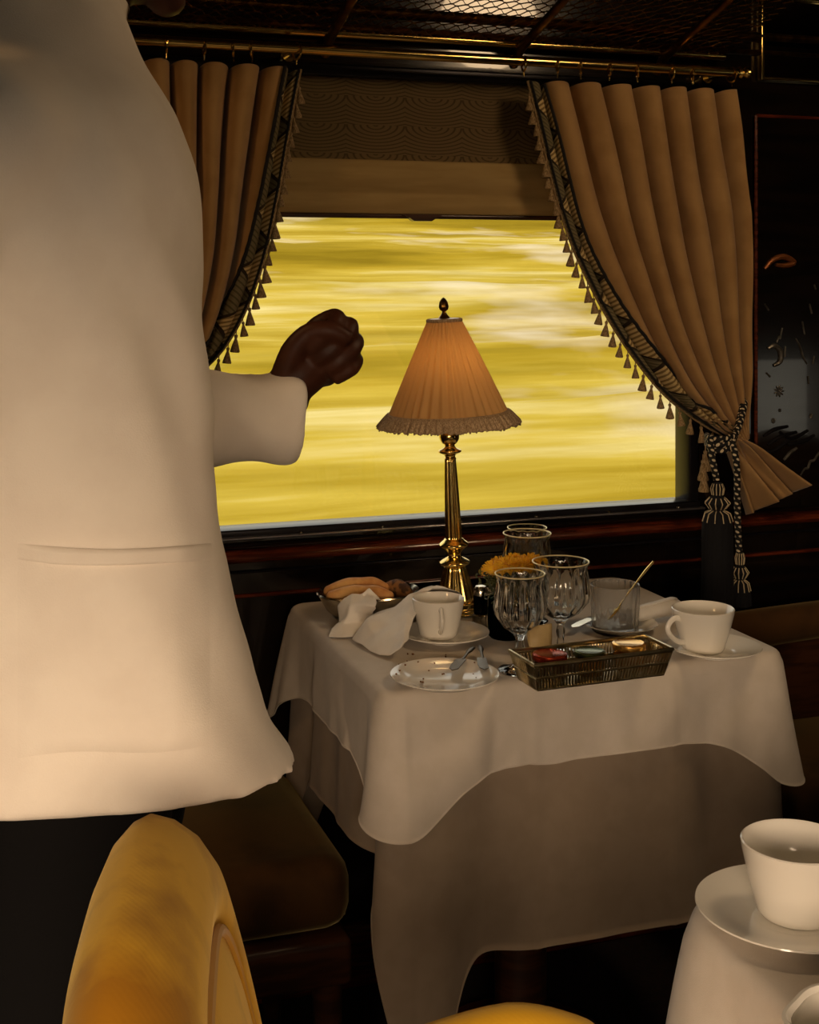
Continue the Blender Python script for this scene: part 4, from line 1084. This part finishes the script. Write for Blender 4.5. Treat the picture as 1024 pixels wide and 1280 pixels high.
# skeleton in world metres
shL, elL, wrL = W(.075, 1.565, 1.475), W(.135, 1.640, 1.180), W(.418, 1.664, 1.186)
shR, elR, wrR = W(.065, 1.205, 1.475), W(-.165, 1.150, 1.235), W(-.095, 1.300, 1.07)
body = MB()
body.limb([W(.11, 1.36, .93), W(.10, 1.36, 1.1), W(.09, 1.36, 1.3), W(.08, 1.36, 1.44)], [.10, .105, .12, .11], 20, 5)
body.limb([shR.lerp(shL, .06), shR.lerp(shL, .5), shR.lerp(shL, .94)], [.05, .075, .05], 16, 4)
body.limb([W(.075, 1.36, 1.46), W(.095, 1.36, 1.54), W(.125, 1.36, 1.62)], [.075, .060, .058], 18, 5)
for sh, el, wr in ((shL, elL, wrL), (shR, elR, wrR)):
    body.limb([sh, sh.lerp(el, .45), el, el.lerp(wr, .35), wr], [.052, .047, .038, .038, .027], 16, 5)
for s, fx in ((1, .28), (-1, .02)):
    hp = W(.11, 1.36 + s * .095, .92); kn = W(.13 + (fx - .13) * .5 + .02, 1.36 + s * .10, .50); an = W(fx - .04, 1.36 + s * .105, .09)
    body.limb([hp, hp.lerp(kn, .5), kn, kn.lerp(an, .35), an], [.066, .066, .054, .050, .036], 16, 5)
    body.limb([an + Vector((-.03, 0, -.045)), an + Vector((.08, 0, -.055)), an + Vector((.16, 0, -.062))], [.030, .030, .022], 12, 4)
# head, built upright about its centre then nodded forward
hd = MB()
hd.ell((-.010, 0, .035), (.098, .076, .085)); hd.ell((.018, 0, -.02), (.074, .066, .085)); hd.ell((.040, 0, -.075), (.046, .048, .040))
hd.ell((.078, 0, -.100), (.020, .024, .018)); hd.ell((.070, 0, .028), (.024, .056, .018))
for s in (1, -1):
    hd.ell((.060, s * .040, -.028), (.026, .022, .022)); hd.ell((-.008, s * .077, -.012), (.020, .010, .033), Matrix.Rotation(.2, 3, 'Y'))
    hd.ell((.090, s * .010, -.046), (.011, .009, .008))
hd.limb([(.088, 0, .012), (.100, 0, -.018), (.108, 0, -.040)], [.008, .010, .013], 12, 4)
hd.ell((.089, 0, -.070), (.010, .024, .006)); hd.ell((.087, 0, -.081), (.010, .022, .0065))
hm = Matrix.Translation(W(.165, 1.36, 1.735)) @ Matrix.Rotation(math.radians(14), 4, 'Y'); hd.xf(hm)
body.add(hd.v, hd.f)
def fist(out, wr, ax, pal, up, mirror=1):
    """ax: forearm-to-knuckle direction, pal: way the palm faces, up: thumb side"""
    P = lambda a, p, u_: wr + (ax * a + pal * p + up * u_) * .92
    out.limb([P(-.01, 0, 0), P(.025, 0, .002), P(.060, -.004, .002)], [.027, .032, .034], 16, 5)
    out.limb([P(.060, -.004, -.020), P(.082, -.006, -.022)], [.021, .016], 12, 4); out.limb([P(.055, -.004, .022), P(.084, -.006, .024)], [.022, .017], 12, 4)
    for u_, l, r in ((.033, 1.0, .0112), (.011, 1.06, .0116), (-.011, 1.0, .0110), (-.031, .86, .0098)):
        out.limb([P(.072, -.010, u_), P(.092 * l, -.012, u_ * 1.02), P(.112 * l, .004, u_), P(.114 * l, .024, u_ * .98), P(.098 * l, .040, u_ * .95), P(.076, .042, u_ * .92), P(.060, .034, u_ * .90)], [r, r * 1.08, r * 1.02, r, r, r * .94, r * .85], 12, 5)
    out.limb([P(.010, .010, .020), P(.040, .022, .040), P(.070, .034, .046), P(.090, .048, .034), P(.100, .054, .014)], [.017, .016, .0135, .0125, .0100], 12, 5)
axL = Vector((.72, .02, .62)).normalized(); palL = Vector((.12, -.97, .0)); palL = (palL - axL * palL.dot(axL)).normalized(); upL = axL.cross(palL); upL = upL if upL.z > 0 else -upL
fist(body, wrL + Vector((-.004, 0, .012)), axL, palL, upL)
axR = Vector((.25, .75, -.45)).normalized(); palR = Vector((-1, .2, 0)); palR = (palR - axR * palR.dot(axR)).normalized(); upR = axR.cross(palR)
fist(body, wrR, axR, palR, upR)
obj('body', remeshed(body, .0036, 'body', M['skin'], 3), None, man)
hr = MB(); hr.ell((-.020, 0, .052), (.100, .081, .080)); hr.ell((-.052, 0, .0), (.062, .074, .070)); hr.xf(hm); 
hair = obj('hair', remeshed(hr, .004, 'hair', M['hair'], 6), None, man)
for s in (1, -1):
    e = MB(); e.ell((.0765, s * .030, .006), (.013, .0135, .0125)); e.xf(hm); eo = obj('eye', e, M['eye'], man)
    e = MB(); e.ell((.0868, s * .030, .006), (.0035, .0058, .0058)); e.xf(hm); obj('iris', e, M['iris'], eo)
# jacket
jk = MB()
rings = [[.862, .156, .192, .208], [.90, .147, .172, .205], [.98, .136, .160, .202], [1.06, .122, .152, .196], [1.15, .112, .146, .194], [1.25, .104, .148, .204], [1.35, .098, .148, .212], [1.43, .096, .142, .212],
         [1.49, .090, .130, .200], [1.535, .082, .112, .170], [1.575, .076, .098, .138], [1.61, .076, .088, .108], [1.64, .078, .078, .088]]
def tors(zn, a, expand=0):
    cx, rx, ry = interp(rings, zn); c, s = math.cos(a), math.sin(a); e = .86
    x = cx + (rx + expand) * math.copysign(abs(c) ** e, c); y = 1.36 + (ry + expand) * math.copysign(abs(s) ** e, s)
    if expand == 0:
        k = max(0, (1.15 - zn) / .3); f = .006 * k * math.sin(a * 5 + 1.2) + .011 * noise.noise(Vector((c * 1.6, s * 1.6, zn * 4.5 + c * 2)))
        f += .010 * math.exp(-((zn - 1.22 - .10 * c) / .035) ** 2) * max(0, math.sin(a * 1.0 + 4.2)) * .7                # soft drag folds from the arm
        f += .007 * math.sin((zn * 1.0 + .35 * c) * 34) * math.exp(-((zn - 1.33) / .10) ** 2) * (.5 + .5 * math.cos(a + 1.8))
        f *= min(1, .25 + max(0, zn - .862) / .08); x += f * c; y += f * s
    return W(x, y, zn)
NZ, NA = 48, 72; vs = []; fs = []
for i in range(NZ + 1):
    zz = .862 + (1.64 - .862) * i / NZ
    for k in range(NA):
        v_ = tors(zz, 2 * PI * k / NA); v_.z += (.026 * max(0, -math.sin(2 * PI * k / NA)) - .006 * math.cos(2 * PI * k / NA)) * max(0, 1 - i / 14); vs.append(v_)
for i in range(NZ):
    for k in range(NA): q_ = (k + 1) % NA; fs.append((i * NA + k, i * NA + q_, (i + 1) * NA + q_, (i + 1) * NA + k))
vs.append(sum(vs[:NA], Vector()) / NA + Vector((0, 0, .004))); ci = len(vs) - 1
for k in range(NA): fs.append((ci, (k + 1) % NA, k))
fs.append(tuple(NZ * NA + k for k in range(NA))); jk.add(vs, fs)
def cuffed(sh, el, wr, r):
    dirw = (wr - el).normalized()
    P, R = smooth_path([sh, sh.lerp(el, .3), sh.lerp(el, .7), el, el.lerp(wr, .3), el.lerp(wr, .65), wr + dirw * .012], r, 7)
    P2 = [P[0] + (P[0] - P[1]).normalized() * r[0] * .6] + P; R2 = [r[0] * .5] + R
    nn = len(P2); R2 = [x * (1 + .035 * math.sin(i * 1.15) * (1 if 5 < i < nn - 5 else 0)) for i, x in enumerate(R2)]
    jk.tube(P2, R2, 28)
cuffed(shL, elL + Vector((0, 0, -.008)), wrL + Vector((0, 0, -.022)), [.088, .078, .070, .066, .064, .060, .058])
cuffed(shR, elR, wrR, [.082, .076, .070, .066, .062, .058, .054])
jm = remeshed(jk, .006, 'jacket', M['jacket'], 34, .5)
# soft creases pressed into the cloth
for v in jm.vertices:
    p = v.co + ml
    f = .0035 * noise.noise(Vector((p.x * 5, p.y * 5, p.z * 9))) + .0020 * noise.noise(Vector((p.x * 13 + 4, p.y * 13, p.z * 22)))
    if p.x > .14 and p.y > 1.55: f += .004 * math.sin((p.x * .8 + p.z * .7) * 75)
    v.co += v.normal * f * min(1, max(0, (p.z - .885) / .05))
jo = obj('jacket', jm, None, man)
tree = BVHTree.FromPolygons([v.co + ml for v in jm.vertices], [tuple(p.vertices) for p in jm.polygons])
def on_jacket(px, py, off):
    r = ray(px, py); hit = tree.ray_cast(Vector((0, 0, H)), r.normalized())
    if hit[0] is None: return None
    nn = hit[1] if hit[1].dot(r) < 0 else -hit[1]
    return hit[0] + nn * off - ml
def patch(nm, x0, x1, ytop, ybot, off, nu=40, nv=24, parent=jo, sagt=0, sagb=0):
    pts = []
    for j in range(nv + 1):
        for i in range(nu + 1):
            u_, v_ = i / nu, j / nv; px = x0 + (x1 - x0) * u_
            yt = ytop(u_); yb = ybot(u_); e = min(v_ * .7, (1 - v_) * .7); o_ = off * min(1, .12 + e / .03) * min(1, u_ / .2 + .05, (1 - u_) / .2 + .05)
            pts.append(on_jacket(px, yt + (yb - yt) * v_, o_))
    if any(p is None for p in pts): return None
    fs = [(j * (nu + 1) + i, j * (nu + 1) + i + 1, (j + 1) * (nu + 1) + i + 1, (j + 1) * (nu + 1) + i) for j in range(nv) for i in range(nu)]
    b = MB(); b.add(pts, fs); o = obj(nm, b, M['jacket'], jo, angle=180); return o
patch('patch_pocket', 22, 262, lambda u: 683 + 6 * math.sin(PI * u), lambda u: 948 - 16 * u - 4 * math.sin(2 * PI * u), .0045)
patch('pocket_welt', 22, 264, lambda u: 679 + 7 * math.sin(PI * u), lambda u: 701 + 6 * math.sin(PI * u), .0085, nv=8)
# stand collar
b = MB(); vs = []; 
for j, (zz, ex) in enumerate(((1.60, .006), (1.625, .004), (1.65, .002))):
    for k in range(48):
        a = 2 * PI * k / 48; vs.append(W(.088 + .012 * j + (.078 - .006 * j) * math.cos(a), 1.36 + (.084 - .008 * j) * math.sin(a), zz - .045 * math.cos(a)))
b.add(vs, [(j * 48 + k, j * 48 + (k + 1) % 48, (j + 1) * 48 + (k + 1) % 48, (j + 1) * 48 + k) for j in range(2) for k in range(48)])
o = obj('collar', b, M['jacket'], jo); solidify(o, .004)
for k in range(5):
    p = tors(.98 + k * .10, .62, .006); b = MB(); b.ell(p, (.004, .009, .009), None, 14, 8); obj('button', b, M['brass'], jo)
# trousers and shoes
tk = MB(); vs = []
tk.limb([W(.12, 1.36, .95), W(.118, 1.36, .90), W(.118, 1.36, .84)], [.10, .115, .12], 24, 4)
for s, fx in ((1, .28), (-1, .02)):
    hp = W(.115, 1.36 + s * .085, .88); kn = W(.13 + (fx - .13) * .5 + .02, 1.36 + s * .10, .50); an = W(fx - .04, 1.36 + s * .105, .075)
    tk.limb([hp, hp.lerp(kn, .5), kn, kn.lerp(an, .5), an], [.095, .094, .084, .080, .076], 24, 6)
obj('trousers', remeshed(tk, .008, 'trousers', M['trousers'], 6), None, man)
for s, fx in ((1, .28), (-1, .02)):
    c = W(fx - .04, 1.36 + s * .105, 0); b = MB()
    b.limb([c + Vector((-.05, 0, .045)), c + Vector((.04, 0, .045)), c + Vector((.13, 0, .034)), c + Vector((.19, 0, .028))], [.040, .046, .040, .026], 18, 5)
    b.box(tuple(c + Vector((.07, 0, .007))), (.29, .085, .014), .006); obj('shoe', b, M['shoe'], man)

# ------------------------------------------------------------------ land outside
b = MB()
def land(u, v):
    y = 4.0 + 120 * v ** 1.7; x = -60 + 260 * u
    z = -1.3 + .075 * max(0, y - 7) ** 1.02 + 2.6 * (1 / (1 + math.exp(-(y - 60) / 9)))
    for yc, hh in ((15, .7), (20, .9), (28, 1.2), (38, 1.4), (52, 1.8)):
        z += hh * math.exp(-((y - yc) / 1.1) ** 2) * (.45 + .75 * abs(noise.noise(Vector((x * .06, yc, 0)))) + .25 * noise.noise(Vector((x * .3, yc, 2))))
    return Vector((x, y, z + .10 * noise.noise(Vector((x * .4, y * .7, 0)))))
b.surf(land, 220, 170); o = obj('hillside_meadow', b, M['meadow'], angle=180); tag(o, 'sunlit yellow meadow on the slope outside the window', 'meadow', kind='stuff')

M['gravel'] = mat('pale_gravel', S(216, 208, 192), .95, n2=S(190, 182, 166), nscale=3, bump=.6, bscale=30, bdist=.03)  # unseen pale ground, added to brighten the reflection in the panel
b = MB(); b.surf(lambda u, v: Vector((-60 + 140 * u, -.9 - 70 * v, -1.15 + .04 * noise.noise(Vector((u * 90, v * 60, 0))))), 80, 60)
o = obj('added_pale_ground', b, M['gravel'], angle=180); o['kind'] = 'structure'

# ------------------------------------------------------------------ light
def light(name, kind, loc, energy, col, rot=None, **kw):
    d = bpy.data.lights.new(name, kind); d.energy = energy; d.color = col
    for k, v_ in kw.items(): setattr(d, k, v_)
    o = bpy.data.objects.new(name, d); COL.objects.link(o); o.location = loc
    if rot: o.rotation_euler = rot
    return o
light('sun', 'SUN', (0, -10, 10), 1.0, (1, .90, .66), rot=(math.radians(38), 0, math.radians(-14)), angle=.01)
# daylight from the sky beyond the window on the viewer's side
kl = (-1.1, -2.7, 1.93)
light('sky_through_rear_window', 'AREA', kl, 490, (1, .715, .47), rot=(PI / 2, 0, 0), shape='RECTANGLE', size=4.2, size_y=1.62)
light('unseen_overhead_light', 'POINT', (-.45, 1.7, 2.05), 6.5, (1, .58, .25), shadow_soft_size=.06)  # bare light without a fixture, added so the left rails gleam
light('unseen_overhead_light', 'POINT', (1.5, 1.3, 2.06), 13, (1, .68, .38), shadow_soft_size=.14)
light('unseen_overhead_light', 'POINT', (.30, .10, 2.05), .9, (1, .62, .32), shadow_soft_size=.08)  # warm fill added above the camera for jacket top and rack, no fixture
light('lamp_glow', 'POINT', tuple(Vector(lb) + Vector((-.014, 0, .44))), .36, (1, .72, .34), shadow_soft_size=.018)
wd = bpy.data.worlds.new('sky'); SC.world = wd; wd.use_nodes = True
N = wd.node_tree.nodes; L = wd.node_tree.links
bg = N['Background']; tc = N.new('ShaderNodeTexCoord'); sx = N.new('ShaderNodeSeparateXYZ'); cr_ = N.new('ShaderNodeValToRGB')
L.new(tc.outputs['Generated'], sx.inputs[0]); L.new(sx.outputs[2], cr_.inputs[0])
e = cr_.color_ramp.elements
e[0].position = .0; e[0].color = (.10, .075, .03, 1); e[1].position = .7; e[1].color = (.86, .87, .86, 1); x = e.new(.02); x.color = (1, .93, .75, 1)
L.new(cr_.outputs[0], bg.inputs[0]); bg.inputs['Strength'].default_value = 1.6

SC.view_settings.view_transform = 'Standard'; SC.view_settings.look = 'None'; SC.view_settings.gamma = 1; SC.view_settings.use_curve_mapping = False
SC.view_settings.exposure = 0.0
cy_ = SC.cycles
cy_.use_denoising = True; cy_.max_bounces = 10; cy_.transmission_bounces = 10; cy_.transparent_max_bounces = 12; cy_.glossy_bounces = 4; cy_.diffuse_bounces = 4
cy_.caustics_reflective = False; cy_.caustics_refractive = False; cy_.sample_clamp_indirect = 4.0; cy_.blur_glossy = .5
